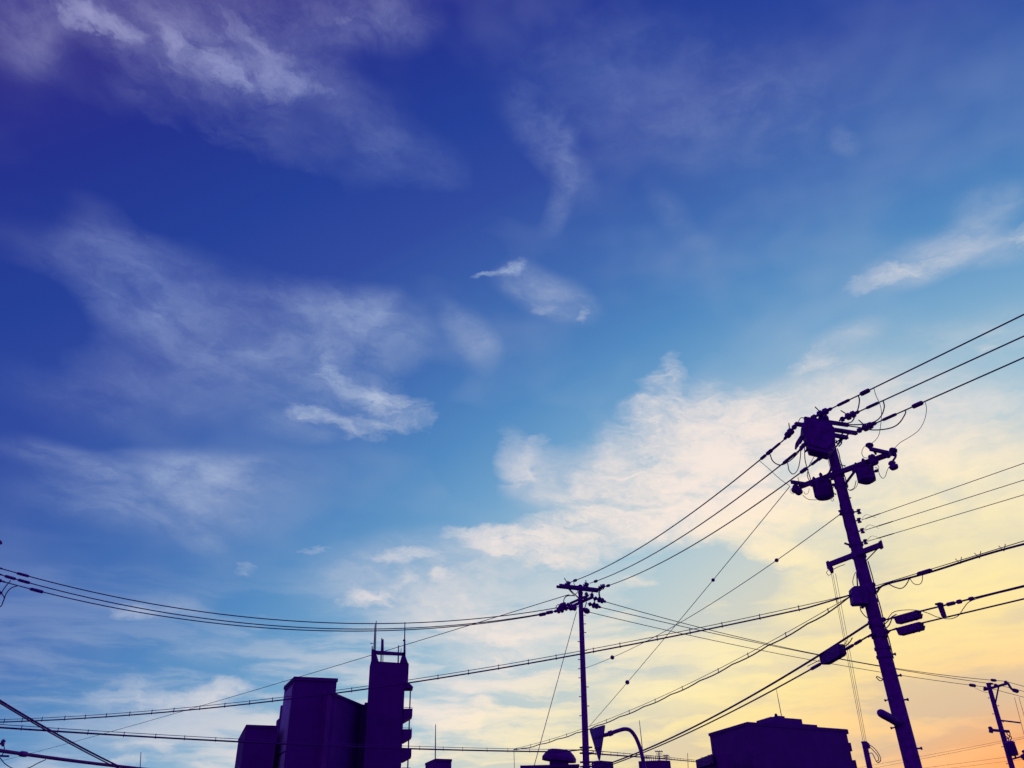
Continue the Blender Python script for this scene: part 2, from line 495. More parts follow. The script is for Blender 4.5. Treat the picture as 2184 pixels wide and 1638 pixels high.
def hung_cable(label, pts, drop, r, rm, step, wave=0.0, group=None, hook=0.02):
    """telephone cable hung below its messenger wire by hangers"""
    root = thing('hung_cable', pts[0], label, 'cable', group)
    link_mesh('messenger_wire', tube(pts, rm, 5), 'steel', root, True)
    # resample by length
    L = [0.0]
    for p, q in zip(pts, pts[1:]):
        L.append(L[-1] + (q - p).length)
    def at(s):
        for i in range(len(pts) - 1):
            if s <= L[i + 1]:
                return pts[i].lerp(pts[i + 1], (s - L[i]) / (L[i + 1] - L[i]))
        return pts[-1]
    n = int(L[-1] / step * 5)
    cab = []
    for i in range(n + 1):
        s = L[-1] * i / n
        edge = min(1.0, s / 1.2, (L[-1] - s) / 1.2)
        cab.append(at(s) - Vector((0, 0, drop * edge + wave * math.sin(math.pi * (s / step % 1.0)))))
    link_mesh('cable', tube(cab, r, 7), 'rubber', root, True)
    hs = []
    s = step * 0.5
    while s < L[-1]:
        p = at(s + random.uniform(-0.1, 0.1) * step)
        hs.append(beam(p + Vector((0, 0, 0.03)), p - Vector((0, 0, drop + r * 1.8)), hook, hook, (0, 1, 0)))
        s += step
    link_mesh('hangers', join(*hs), 'steel', root, kind='stuff')
    return root

# ------------------------------------------------------------------ the setting
gv = [(-3000, -3000, 0), (3000, -3000, 0), (3000, 3000, 0), (-3000, 3000, 0)]
g = link_mesh('ground', (gv, [(0, 1, 2, 3)]), 'ground')
g['kind'] = 'structure'

def down(z):
    return Vector((0, 0, -z))

def block(root, name, corners, mat, parent=None, z0=0.0):
    """walls from three seen roof corners (left, near, right) at one height: a parallelogram on plan, down to z0"""
    l, k, r = [Vector(c) for c in corners]
    return link_mesh(name, prism([l, k, r, l + r - k], down(k.z - z0)), mat, parent or root)

def coping(root, corners, over=0.25, h=0.35, mat='roof', name='roof_edge'):
    l, k, r = [Vector(c) for c in corners]
    q = l + r - k
    c = (l + r) / 2
    out = [p + (p - c).normalized() * over + Vector((0, 0, 0.02)) for p in (l, k, r, q)]
    return link_mesh(name, prism(out, down(h)), mat, root)

# --- apartment building with stair tower on the left
zt = P(629, 1443, 100).z
K = P(629, 1443.5, 100)
Lc, Rc = H(607.5, 1464, zt), H(718.8, 1447.5, zt)
apt = thing('apartment_building', (K.x, K.y, 0), 'large dark apartment building with tall windowless block, sloping wing and antenna-topped stair tower', 'building')
tall = block(apt, 'main_block', (Lc, K, Rc), 'wall')
# sky light on the left face, painted as paler sheets just proud of it
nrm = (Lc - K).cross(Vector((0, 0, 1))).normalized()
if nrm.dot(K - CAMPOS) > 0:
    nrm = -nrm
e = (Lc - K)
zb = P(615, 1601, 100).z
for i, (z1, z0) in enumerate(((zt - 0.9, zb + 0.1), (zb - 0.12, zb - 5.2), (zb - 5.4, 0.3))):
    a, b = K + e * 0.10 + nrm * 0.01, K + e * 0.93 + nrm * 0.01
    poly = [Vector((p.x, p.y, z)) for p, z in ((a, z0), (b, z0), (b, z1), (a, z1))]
    link_mesh('skylit_panel', prism(poly, nrm * 0.06), 'wall_skylit', apt)
coping(apt, (Lc, K, Rc), 0.18, 0.4)
# low block at far left
zl = P(525.5, 1546, 101).z
K2 = P(525.5, 1546, 101)
block(apt, 'low_block', (H(508.5, 1577, zl), K2, H(592, 1548.5, zl)), 'wall')
coping(apt, (H(508.5, 1577, zl), K2, H(592, 1548.5, zl)), 0.15, 0.3)
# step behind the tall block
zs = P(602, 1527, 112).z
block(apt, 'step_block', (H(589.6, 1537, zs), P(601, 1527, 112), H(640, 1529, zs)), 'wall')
# wing whose roof line runs back to the tower
zw = P(717, 1484, 103).z
w0, w1_, w2_ = H(700, 1477, zw), H(770, 1506, zw), H(792, 1507.5, zw)
back = Vector((-8, 9, 0))
link_mesh('wing', prism([w0, w1_, w2_, w2_ + back, w0 + back], down(zw)), 'wall', apt)
link_mesh('roof_edge', join(beam(w0 + Vector((0, 0, .05)), w1_ + Vector((0, 0, .05)), .35, .3), beam(w1_ + Vector((0, 0, .05)), w2_ + Vector((0, 0, .05)), .35, .3)), 'roof', apt)
link_mesh('roof_hatch', beam(P(778, 1504, 113), P(784, 1504, 113), .5, .6), 'roof', apt)
# stair tower
TD = 108.0
def T(px, py, d=0.0):
    return P(px, py, TD + d)
tz = lambda py: T(828, py).z
x0t, x1t, x2t = T(786.5, 1480).x, T(862.5, 1480).x, T(871, 1440).x
body_top = T(830, 1411).z
dep = Vector((-.85, 5.0, 0))
fl = lambda x, z: Vector((x, TD, z))
tower = link_mesh('stair_tower', prism([fl(x0t, 0), fl(x1t, 0), fl(x1t, T(866, 1456).z), fl(x2t, T(871, 1456).z), fl(x2t, T(871, 1415).z),
        fl(T(857, 1412).x, T(871, 1413.5).z), fl(T(806, 1412).x, T(788, 1411).z), fl(T(788.5, 1420).x, T(788, 1420).z)], dep), 'wall', apt)
# the two piers and the beam on top
link_mesh('tower_pier', prism([T(788.6, 1421), T(808, 1412), T(803, 1395), T(800, 1386), T(792.3, 1384), T(792.3, 1406)], dep), 'wall', tower)
link_mesh('tower_pier', prism([T(871, 1416), T(852, 1415), T(857, 1398), T(859, 1391), T(864.6, 1391), T(865.2, 1400)], dep), 'wall', tower)
link_mesh('tower_beam', prism([T(797, 1387), T(864, 1392), T(864, 1397.5), T(803, 1395)], Vector((0, .5, 0))), 'wall', tower)
def mast(px0, py0, px1, py1, r, d=1.0, n='antenna', parent=tower, DD=None, r2=None):
    q = (lambda a, b: P(a, b, DD)) if DD else (lambda a, b: T(a, b, d))
    return link_mesh(n, tube([q(px0, py0), q((px0 + px1) / 2, (py0 + py1) / 2), q(px1, py1)], [r, r * .9, (r2 or r * .7)], 6), 'steel', parent, True)
mast(797.5, 1390, 800, 1334, .10); mast(800.5, 1390, 802.5, 1324, .07); mast(799.5, 1336, 803, 1325, .05)
mast(794, 1392, 793.8, 1378, .09); mast(790, 1372.5, 796, 1372.5, .06)
mast(812.5, 1413, 814, 1361, .09); mast(816, 1392, 816.6, 1363.5, .17, n='panel_antenna'); mast(816.5, 1412, 817, 1392, .06)
mast(849.2, 1413.5, 850, 1376.5, .1); mast(855, 1392, 855.6, 1383, .05)
mast(862.8, 1394, 863, 1366, .16); mast(863, 1368, 863.6, 1327, .085); mast(862, 1367, 862.2, 1364, .2)
# outside stair landings
rail_post = link_mesh('stair_post', tube([fl(T(874.6, 1467).x, T(874, 1463).z) + Vector((0, .4, 0)), fl(T(870, 1637).x, 0) + Vector((0, .4, 0))], .09, 6), 'steel', tower)
link_mesh('stair_awning', prism([T(869, 1454.5), T(872.5, 1456), T(881.5, 1465), T(881, 1466.5), T(863.5, 1466.5), T(862, 1456)], Vector((-.42, 2.6, 0))), 'roof', tower)
for i, (ya, yb, yc, xr) in enumerate(((1511.3, 1527.3, 1537.5, 880), (1555, 1571.5, 1581.5, 878.8), (1598, 1614, 1623, 877.8), (1640, 1656, 1665, 876.8), (1682, 1698, 1707, 875.8))):
    xl = 861.5 - i * 1.2
    ld = link_mesh('stair_landing', prism([T(xl - 3, ya), T(xr, ya), T(xr - .5, yb), T(xl + 1, yc), T(xl - 3, yc)], Vector((-.42, 2.6, 0))), 'wall', tower)
    link_mesh('handrail', join(beam(T(xl - 1, ya - 2.6), T(xr - 1, ya - 2.2), .06, .06), beam(T(xr - 1, ya - 2.2), T(xr - 1, ya + 1), .05, .05)), 'steel', ld)

# --- small building right of the tower
zb2 = P(928.6, 1618.5, 70).z
sb = thing('low_building', (P(928.6, 1618.5, 70).x, 70, 0), 'small flat-roofed building with a lone rooftop mast right of the stair tower', 'building')
cs = (H(907.5, 1628, zb2), P(928.6, 1618.5, 70), H(963, 1619.8, zb2))
block(sb, 'wall', cs, 'wall'); coping(sb, cs, .08, .18)
mast(928.4, 1619, 929, 1545, .05, n='mast', parent=sb, DD=70.4, r2=.03)

# --- low building with the domed ventilator
vb = P(1191, 1600, 45)
rv = thing('workshop_building', (vb.x, 45, 0), 'low building whose roof line just shows under the domed ventilator', 'building')
zr = P(1140, 1640, 45).z
ra, rb_ = P(1118, 1640, 45), P(1222, 1642, 45)
link_mesh('wall', prism([Vector((ra.x, 43, 0)), Vector((rb_.x, 43, 0)), Vector((rb_.x, 52, 0)), Vector((ra.x, 52, 0))], Vector((0, 0, zr - .12))), 'wall', rv)
link_mesh('roof', prism([Vector((ra.x - .2, 42.8, zr - .12)), Vector((rb_.x + .2, 42.8, zr - .12)), Vector((rb_.x + .2, 52.2, zr - .12)), Vector((ra.x - .2, 52.2, zr - .12))], Vector((0, 0, .12))), 'roof', rv)
vent = thing('roof_ventilator', (vb.x, 46, zr), 'dark mushroom-shaped roof ventilator with domed cap beside the centre pole', 'ventilator')
vx = P(1191.5, 1612, 46).x
zc0, zc1 = P(1191, 1624, 46).z, P(1191, 1598.5, 46).z
hh = zc1 - zc0
capz = [(0.0, .60), (0.02, .90), (.3, .90), (.62, .76), (.88, .60), (.97, .50), (1.0, .25)]
link_mesh('cap', lathe((vx, 46, zc0), (vx + .06, 46, zc1), capz, 14), 'roof', vent)
link_mesh('neck', lathe((vx, 46, zr), (vx, 46, zc0 + .05), [(0, .52), (.9, .5), (1, .55)], 14), 'roof', vent)

# --- building with roof railing and aerials behind the road sign
zq = P(1410, 1622, 60).z
rbld = thing('roof_terrace_building', (P(1395, 1622, 60).x, 60, 0), 'small building with roof railing and television aerials between curved sign arm and right block', 'building')
cs = (H(1361.5, 1623.5, zq), P(1408, 1621.5, 60), H(1429.5, 1622.3, zq))
block(rbld, 'wall', cs, 'wall')
for i in range(9):
    a = cs[0].lerp(cs[1], .2 + i * .1)
    link_mesh('railing_post', tube([a, a + Vector((0, 0, .28))], .018, 5), 'steel', rbld)
link_mesh('railing', join(*[beam(cs[0].lerp(cs[1], .2) + Vector((0, 0, z)), cs[1] + Vector((0, 0, z)), .028, .028) for z in (.14, .28)],
                          *[beam(cs[1] + Vector((0, 0, z)), cs[2] + Vector((0, 0, z)), .028, .028) for z in (.14, .28)]), 'steel', rbld)
def aerial(px, py0, py1, d, parent, s=1.0):
    b_, t_ = P(px, py0, d), P(px, py1, d)
    m_ = link_mesh('aerial', tube([b_, t_], .035, 5), 'steel', parent)
    bars = [beam(t_ + Vector((-.9 * s, 0, 0)), t_ + Vector((.9 * s, .2, 0)), .05, .05)]
    for k in range(4):
        c_ = t_ + Vector((-.8 * s + k * .5 * s, 0, 0))
        bars.append(beam(c_ + Vector((0, -.3, -.08)), c_ + Vector((0, .3, .08)), .03, .03))
    c_ = t_ - Vector((0, 0, .55 * s))
    bars.append(beam(c_ + Vector((-.7 * s, 0, 0)), c_ + Vector((.7 * s, 0, 0)), .04, .04))
    link_mesh('aerial_elements', join(*bars), 'steel', m_)
aerial(1405.6, 1622, 1602.5, 61, rbld, .3)
aerial(1421, 1622, 1611.5, 61, rbld, .2)
mast(1373, 1624, 1363.5, 1536, .035, n='mast', parent=rbld, DD=61, r2=.02)

# dark box roof right of the centre pole foot
bx = thing('shed_roof', (P(1289, 1632, 40).x, 40, 0), 'dark flat roof corner under the hanging triangular sign', 'building')
z_ = P(1289, 1629, 40).z
cs = (H(1262, 1630, z_), P(1280, 1628, 40), H(1308, 1630.5, z_))
block(bx, 'wall', cs, 'wall')
link_mesh('roof', prism([c + Vector((0, 0, .02)) for c in (cs[0], cs[1], cs[2], cs[0] + cs[2] - cs[1])], (0, 0, .1)), 'roof', bx)

# --- large building on the right
RD = 105.0
KR = P(1594.5, 1540, RD)
zR = KR.z
LR, RR = H(1513, 1564.5, zR), H(1804, 1555.5, zR)
rb = thing('apartment_building', (KR.x, KR.y, 0), 'broad dark apartment building with stepped rooftop penthouse left of the nearest pole', 'building')
block(rb, 'main_block', (LR, KR, RR), 'wall')
coping(rb, (LR, KR, RR), .15, .35)
ex = (RR - KR).normalized()
ey = (LR - KR).normalized()
# penthouse tiers: placed along the long face, set back from it
def tier(name, pxl, pxr, py, back_, dpt, zlow):
    base = KR + ey * back_
    # intersect view direction with the tier's vertical front plane
    n_ = ex.cross(Vector((0, 0, 1)))
    def hit(px, py):
        r = ray(px, py)
        return CAMPOS + r * ((base - CAMPOS).dot(n_) / r.dot(n_))
    a, b = hit(pxl, py), hit(pxr, py)
    b = Vector((b.x, b.y, a.z))
    return link_mesh(name, prism([a, b, b + ey * dpt, a + ey * dpt], down(a.z - zlow)), 'wall', rb)
t1 = tier('penthouse_base', 1629, 1741, 1537.5, 1.2, 5.5, zR - .1)
t2 = tier('penthouse', 1644, 1709, 1528.5, 2.2, 4.0, zR + .4)
t3 = tier('tank_room', 1657, 1673, 1526.2, 2.8, 2.5, zR + 1.2)
link_mesh('lamp_knob', lathe(P(1655, 1529, 107), P(1655, 1521.5, 107), [(0, .16), (.5, .2), (.8, .14), (1, .04)], 8), 'steel', rb)
mast(1667, 1528, 1655.5, 1469, .05, n='mast', parent=rb, DD=109, r2=.025)
# balconies on the right-hand end
for py0, py1, xr in ((1555.6, 1565, 1808.5), (1584, 1602, 1814.5), (1621, 1640, 1825), (1660, 1679, 1836)):
    z1 = P(xr, py0, RR.y).z; z0 = P(xr, py1, RR.y).z
    p = P(xr, py0, RR.y)
    link_mesh('balcony', prism([Vector((p.x, RR.y, z0)), Vector((p.x - 2.2, RR.y - .6, z0)), Vector((p.x - 2.2, RR.y + 3, z0)), Vector((p.x, RR.y + 3.6, z0))], (0, 0, z1 - z0)), 'wall', rb)
# low wing at left
zg = P(1523, 1609.5, 104).z
cs = (H(1486, 1620.5, zg), P(1527, 1608.5, 104), H(1560, 1609, zg))
lw = block(rb, 'low_wing', cs, 'wall')
link_mesh('roof_slab', prism([H(1483.5, 1621, zg), H(1496, 1619, zg) + Vector((0, -.2, 0)), H(1520, 1611, zg) + Vector((0, -.2, 0)), H(1518, 1608, zg)], down(1.0)), 'roof', rb)
for px, py in ((1497, 1618), (1510.5, 1613.5)):
    link_mesh('roof_pin', tube([P(px, py, 104), P(px, py - 4, 104)], .05, 5), 'steel', rb)
rod = thing('lightning_rod', P(1468, 1660, 108), 'thin rod standing left of the broad right-hand building', 'rod')
link_mesh('rod', tube([P(1470, 1700, 108), P(1466.5, 1606, 108)], [.06, .03], 5), 'steel', rod)
rod = thing('lightning_rod', P(298, 1640, 80), 'thin lone rod rising over the thick cable at the lower left', 'rod')
link_mesh('rod', tube([P(296, 1700, 80), P(300.5, 1604, 80)], [.06, .03], 5), 'steel', rod)

# --- road sign hung on a curved pipe
SG = 16.6
zsg = P(1290, 1545, SG).z
s_r, s_l = P(1289.5, 1545.5, SG), H(1256.5, 1556, zsg)
tip = (s_l + s_r) / 2
tip = P(1277.5, 1625, tip.y)
sign = thing('road_sign', (P(1374, 1640, SG).x, SG, 0), 'downward-pointing triangular road sign seen from behind, hung on a curved pipe post', 'road sign')
cen = (s_l + s_r + tip) / 3
nn = (s_r - s_l).cross(tip - s_l).normalized()
poly = []
tri = [s_l, s_r, tip]
for i in range(3):
    p, a, b = tri[i], tri[i - 1], tri[(i + 1) % 3]
    da, db = (a - p).normalized(), (b - p).normalized()
    for t in (0, .33, .67, 1):
        q0, q1 = p + da * .06, p + db * .06
        poly.append((q0.lerp(p, t)).lerp(p.lerp(q1, t), t))
panel = link_mesh('sign_panel', prism(poly, nn * .02), 'sign', sign)
mid = lambda t: (s_l.lerp(tip, t) + s_r.lerp(tip, t)) / 2
off = nn * .03 if nn.dot(CAMPOS - cen) > 0 else nn * -.03
for t in (.28, .6):
    a, b = s_l.lerp(tip, t).lerp(s_r.lerp(tip, t), .12), s_l.lerp(tip, t).lerp(s_r.lerp(tip, t), .88)
    link_mesh('stiffener', beam(a - nn * .012, b - nn * .012, .03, .03), 'steel', panel)
pipe = smooth_curve([P(1287, 1568.5, SG + .15), P(1297, 1566, SG + .1), P(1318, 1558.5, SG), P(1333, 1555, SG), P(1345, 1558.5, SG), P(1356, 1573, SG), P(1365, 1595, SG), P(1370.5, 1617, SG), P(1374.5, 1640, SG)], 6)
base_p = pipe[-1]
pipe.append(Vector((base_p.x + .02, base_p.y, 0)))
link_mesh('pipe_post', tube(pipe, .036, 10), 'steel', sign, True)
link_mesh('clamp', lathe(P(1298, 1565.5, SG + .1), P(1306, 1562.5, SG + .07), [(0, .05), (1, .05)], 8), 'steel', sign)

# ------------------------------------------------------------------ utility poles
def shaft(root, top, foot_px, d, r_top, r_foot, sides=20):
    """tapered concrete pole: from its seen top to the ground, through the seen point foot_px"""
    q = P(*foot_px, d)
    k = top.z / (top.z - q.z)
    foot = top + (q - top) * k
    pts = [foot.lerp(top, i / 8) for i in range(9)]
    rs = [r_foot + (r_top - r_foot) * i / 8 for i in range(9)]
    s = link_mesh('shaft', tube(pts, rs, sides), 'concrete', root, True)
    return s, (lambda z: foot.lerp(top, z / top.z)), (lambda z: r_foot + (r_top - r_foot) * z / top.z)

STRAIN = [(0, .25), (.08, .25), (.1, .7), (.2, .75), (.22, .4), (.36, .4), (.38, 1), (.5, 1.05), (.53, .5), (.6, .5), (.62, 1), (.74, .95), (.78, .45), (.9, .5), (1, .2)]
def strain(root, a, b, r, horn=None):
    o = link_mesh('strain_insulator', lathe(a, b, [(t, k * r) for t, k in STRAIN], 10), 'porcelain', root, True)
    if horn is not None:
        link_mesh('arcing_horn', tube([Vector(a).lerp(Vector(b), .5), horn], r * .16, 5), 'steel', o)
    return o

PIN = [(0, .3), (.25, .3), (.27, 1), (.45, .9), (.5, .55), (.6, .9), (.75, .8), (.85, .4), (1, .45)]
def pin_ins(root, a, b, r):
    return link_mesh('pin_insulator', lathe(a, b, [(t, k * r) for t, k in PIN], 10), 'porcelain', root, True)

def spool(root, p, r=.07):
    v = Vector((0, 0, r * 1.1))
    return link_mesh('spool_insulator', lathe(p - v, p + v, [(0, r), (.2, r), (.35, r * .6), (.65, r * .6), (.8, r), (1, r)], 10), 'porcelain', root, True)

def band(root, axis, rad, z, h=.09, grow=.018):
    return link_mesh('pole_band', lathe(axis(z - h / 2), axis(z + h / 2), [(0, rad(z) + grow), (1, rad(z) + grow)], 16), 'steel', root)

def bolt(root, a, b, r=.014):
    a, b = Vector(a), Vector(b)
    return link_mesh('step_bolt', join(tube([a, b], r, 6), lathe(b - (b - a).normalized() * .02, b, [(0, r * 1.8), (1, r * 1.8)], 6)), 'steel', root)

def loop(root, pts, r=.012, name='jumper_wire'):
    return link_mesh(name, tube(smooth_curve(pts, 7), r, 6), 'rubber', root, True)

# ================= the nearest pole
ND = 21.0
def N(px, py, dd=0.0):
    return P(px, py, ND + dd)
ntop = N(1756, 892)
npole = thing('utility_pole', (9.3, ND, 0), 'tall leaning nearest utility pole crowded with transformers, switch box and insulators', 'utility pole', 'utility poles along the street')
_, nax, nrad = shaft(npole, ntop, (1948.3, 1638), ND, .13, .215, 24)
link_mesh('pole_cap', lathe(ntop - Vector((0, 0, .12)), ntop + Vector((0, 0, .1)), [(0, .15), (.6, .15), (.85, .12), (1, .05)], 14), 'steel', npole, True)
# crossarms at the top
za = N(1757, 915).z
arm_l, arm_r = H(1696.5, 904, za), H(1827, 924, za)
link_mesh('crossarm', beam(arm_l, arm_r, .1, .1), 'steel', npole)
ad = (arm_r - arm_l).normalized()
asd = Vector((-ad.y, ad.x, 0))
a2l, a2r = H(1716, 893, za + .18), H(1809, 906.5, za + .18)
link_mesh('crossarm', beam(a2l, a2r, .09, .1), 'steel', npole)
zc = N(1780, 934).z
link_mesh('crossarm', beam(H(1745, 922, zc), H(1807, 933.5, zc), .1, .1), 'steel', npole)
loop(npole, [N(1788, 925), N(1793, 936), N(1786, 946), N(1783, 938)], .016)
loop(npole, [N(1798, 924), N(1790, 932), N(1795, 944), N(1789, 952)], .02)
link_mesh('arm_brace', beam(N(1800, 934), N(1780, 956), .04, .04), 'steel', npole)
link_mesh('arm_brace', beam(N(1816, 922), N(1776, 948), .035, .035), 'steel', npole)
# load-break switch hung at the top left of the pole
bxp = [(1717, 892), (1742, 894), (1768, 901), (1781, 913), (1782, 950), (1767, 966.5), (1726, 956.5), (1717, 930), (1708, 914)]
sw = link_mesh('switch_box', prism([N(x, y, -.62) for x, y in bxp], (0.12, .46, 0)), 'tank', npole)
link_mesh('box_lid', prism([N(x, y, -.66) for x, y in ((1722, 898), (1764, 907), (1774, 918), (1775, 945), (1763, 957), (1731, 949), (1724, 928))], (0.01, .035, 0)), 'tank', sw)
for (xa, ya), (xb, yb), r in (((1716, 926), (1697, 957), .055), ((1722, 938), (1707, 962), .055), ((1730, 950), (1716, 965), .05), ((1724, 896), (1716, 889), .06), ((1736, 895), (1730, 887), .06), ((1770, 905), (1790, 902), .05), ((1778, 915), (1806, 921), .045)):
    a, b = N(xa, ya, -.4), N(xb, yb, -.45)
    link_mesh('bushing', lathe(a, b, [(0, r), (.25, r), (.27, r * .7), (.4, r * .7), (.42, r), (.6, r * .95), (.62, r * .6), (.85, r * .6), (1, r * .3)], 10), 'porcelain', sw, True)
for (xa, ya), (xb, yb) in (((1768, 903), (1757, 906)), ((1770, 955), (1772, 955))):
    link_mesh('hanger_bracket', beam(N(xa, ya, -.3), N(xb, yb), .06, .08), 'steel', sw)
loop(npole, [N(1703, 899, -.2), N(1707, 892, -.2), N(1713, 891, -.2), N(1720, 893, -.2)], .012)

# strain insulators and the three wires to the right
def horiz(px, py, z):
    return H(px, py, z)
right_specs = (((1729, 893), (1776, 869), (1738, 867.5), (2184, 668.5), 'topmost'), ((1790, 897), (1834, 879), (1793, 875.5), (2184, 715), 'middle'), ((1826, 921), (1871, 899.5), (1831, 895.5), (2184, 761), 'lowest'))
sleeve_sets = ([(1799, .42, .045), (1845, .3, .065)], [(1861, .42, .045)], [(1897, .46, .045), (1957, .32, .065)])
WPTS = []
for (pa, pb, ph, pe, word), sl in zip(right_specs, sleeve_sets):
    a = N(*pa)
    e_ = H(pe[0], pe[1], a.z + .05)
    dirn = (e_ - a).normalized()
    # where the insulator ends, seen at column pb
    pts = span(a, a + dirn * 44, sag=0.05, n=44)
    b, _ = at_x(pts, pb[0])
    WPTS.append(pts)
    strain(npole, a, b, .105, P(ph[0], ph[1], (a.y + b.y) / 2 - .1))
    conductor('%s of three heavy wires running from the nearest pole to the upper right edge' % word, [b] + [p for p in pts if (p - a).length > (b - a).length + .01], .019, sl)

# ================= the middle pole
CD = 43.0
def Q(px, py, dd=0.0):
    return P(px, py, CD + dd)
ctop = Q(1237.5, 1250)
cpole = thing('utility_pole', (3.0, CD, 0), 'slim utility pole with a crossarm top in the middle distance, right of centre', 'utility pole', 'utility poles along the street')
_, cax, crad = shaft(cpole, ctop, (1250.5, 1638), CD, .115, .195, 18)
link_mesh('pole_cap', lathe(ctop - Vector((0, 0, .06)), ctop + Vector((0, 0, .08)), [(0, .13), (.6, .13), (1, .05)], 12), 'steel', cpole)
zt1 = Q(1238, 1257).z
cl, cr = H(1190.5, 1249.5, zt1), H(1278, 1259.5, zt1)
cad = (cr - cl).normalized()
csd = Vector((-cad.y, cad.x, 0))
for s in (-1, 1):
    link_mesh('crossarm', beam(cl + csd * .16 * s, cr + csd * .16 * s, .1, .13), 'steel', cpole)
for t in (.06, .3, .62, .95):
    link_mesh('arm_spacer', beam(cl.lerp(cr, t) - csd * .2, cl.lerp(cr, t) + csd * .2, .06, .12), 'steel', cpole)
link_mesh('arm_brace', beam(cl.lerp(cr, .2), cax(zt1 - .55), .035, .035), 'steel', cpole)
link_mesh('arm_brace', beam(cl.lerp(cr, .3) + csd * .2, cax(zt1 - .6), .035, .035), 'steel', cpole)
link_mesh('arm_brace', beam(cl.lerp(cr, .9), cax(zt1 - .7), .03, .03), 'steel', cpole)
# lower pair of arms set the other way round
zt2 = Q(1241, 1283).z
dl, dr = H(1211, 1297, zt2), H(1264, 1273.5, zt2)
link_mesh('crossarm', beam(dl, dr, .12, .12), 'steel', cpole)
zt3 = Q(1241, 1276).z
link_mesh('crossarm', beam(H(1216, 1287, zt3), H(1254, 1270, zt3), .1, .1), 'steel', cpole)
for px in ((1250.5, 1270, 1263), (1262.5, 1274, 1264)):
    pin_ins(cpole, Q(px[0], px[1], -.3), Q(px[0], px[2], -.3), .11)
pin_ins(cpole, Q(1248, 1283, -.3), Q(1250, 1271, -.3), .13)
for pa, pb, horn in (((1205, 1248), (1217, 1242), (1203.5, 1232.5)), ((1244, 1250), (1256, 1245), (1249.5, 1237)), ((1276, 1254), (1291, 1250), (1286, 1246))):
    strain(cpole, Q(*pa), Q(*pb), .15, Q(*horn))
loop(cpole, [Q(1286, 1251), Q(1288, 1246), Q(1290, 1249), Q(1287, 1253)], .022)
# left-hand insulator strings
for pa, pb in (((1216, 1289), (1190, 1296)), ((1212, 1297), (1181, 1304.5)), ((1228, 1293), (1211, 1298)), ((1206, 1286), (1192, 1299))):
    strain(cpole, Q(*pa, -.2), Q(*pb, -.4), .16)
strain(cpole, Q(1230, 1297, -.2), Q(1221, 1300, -.2), .11)
# right-hand strings
cR = (((1266, 1275), (1293, 1284)), ((1254, 1287.5), (1282, 1295.5)), ((1243, 1299), (1258, 1306)))
for pa, pb in cR:
    strain(cpole, Q(*pa, .2), Q(*pb, .5), .15)
loop(cpole, [Q(1278, 1260), Q(1278, 1268), Q(1280, 1277)], .045)
loop(cpole, [Q(1266, 1276), Q(1268, 1283), Q(1269, 1291)], .035)
loop(cpole, [Q(1202, 1283), Q(1204, 1276), Q(1210, 1271), Q(1224, 1270)], .028)
loop(cpole, [Q(1224, 1270), Q(1232, 1262), Q(1229, 1256), Q(1223, 1242)], .018)
loop(cpole, [Q(1212, 1256), Q(1221, 1266), Q(1226, 1272)], .02)
loop(cpole, [Q(1251, 1284), Q(1249, 1291), Q(1246, 1300)], .03)
loop(cpole, [Q(1184, 1298), Q(1189, 1290), Q(1196, 1290)], .02)
link_mesh('arrester', lathe(Q(1225.5, 1293, -.3), Q(1226, 1302, -.3), [(0, .1), (.3, .13), (.6, .1), (1, .07)], 8), 'porcelain', cpole)
band(cpole, cax, crad, zt2, .12, .03)
band(cpole, cax, crad, zt1 - .2, .1, .02)
for z in [7.2 + .45 * i for i in range(14)]:
    s = 1 if int(z / .45) % 2 else -1
    if random.random() < .8:
        bolt(cpole, cax(z) + Vector((s * crad(z) * .9, -.03, 0)), cax(z) + Vector((s * (crad(z) + .1), -.03, 0)), .02)
for z in (4.9, 5.1, 5.5, 5.75):
    band(cpole, cax, crad, z, .08, .05)
    link_mesh('cable_clamp', beam(cax(z) + Vector((-crad(z) - .14, -.05, 0)), cax(z) + Vector((crad(z) + .16, -.05, 0)), .08, .07), 'steel', cpole)
loop(cpole, [Q(1258, 1600), Q(1266, 1603), Q(1262, 1608), Q(1254, 1609)], .022)
loop(cpole, [Q(1258, 1632), Q(1268, 1628), Q(1272, 1634), Q(1262, 1637)], .022)

# near pole to middle pole: three heavy wires
left_specs = (((1698, 906), (1672, 938), (1682.5, 902), (1226, 1238.5), (1500, 1076), 'highest', [(1655, .5, .04), (1641, .3, .06), (1628, .3, .05), (1226.5, .42, .075)]),
              ((1722, 940), (1704, 961), None, (1270, 1240), (1500, 1114.5), 'second', [(1689, .5, .045), (1677, .36, .045), (1270.5, .42, .075)]),
              ((1768, 962), (1757, 971), None, (1297, 1249), (1500, 1149.5), 'lowest', [(1751, .34, .06), (1738, .4, .045), (1714, .34, .06), (1297, .42, .075)]))
for pa, pb, ph, pe, via, word, sl in left_specs:
    dd = -.35 if ph is None else -.45
    a = N(pa[0], pa[1], dd)
    b = N(pb[0], pb[1], dd + .6)
    strain(npole, a, b, .1 if ph else .06, N(ph[0], ph[1], dd + .2) if ph else None)
    e_ = Q(pe[0] - 12, pe[1] + 4)
    conductor('%s of three heavy wires sloping down from the nearest pole to the middle pole' % word, span(b, e_, via), .02, sl)

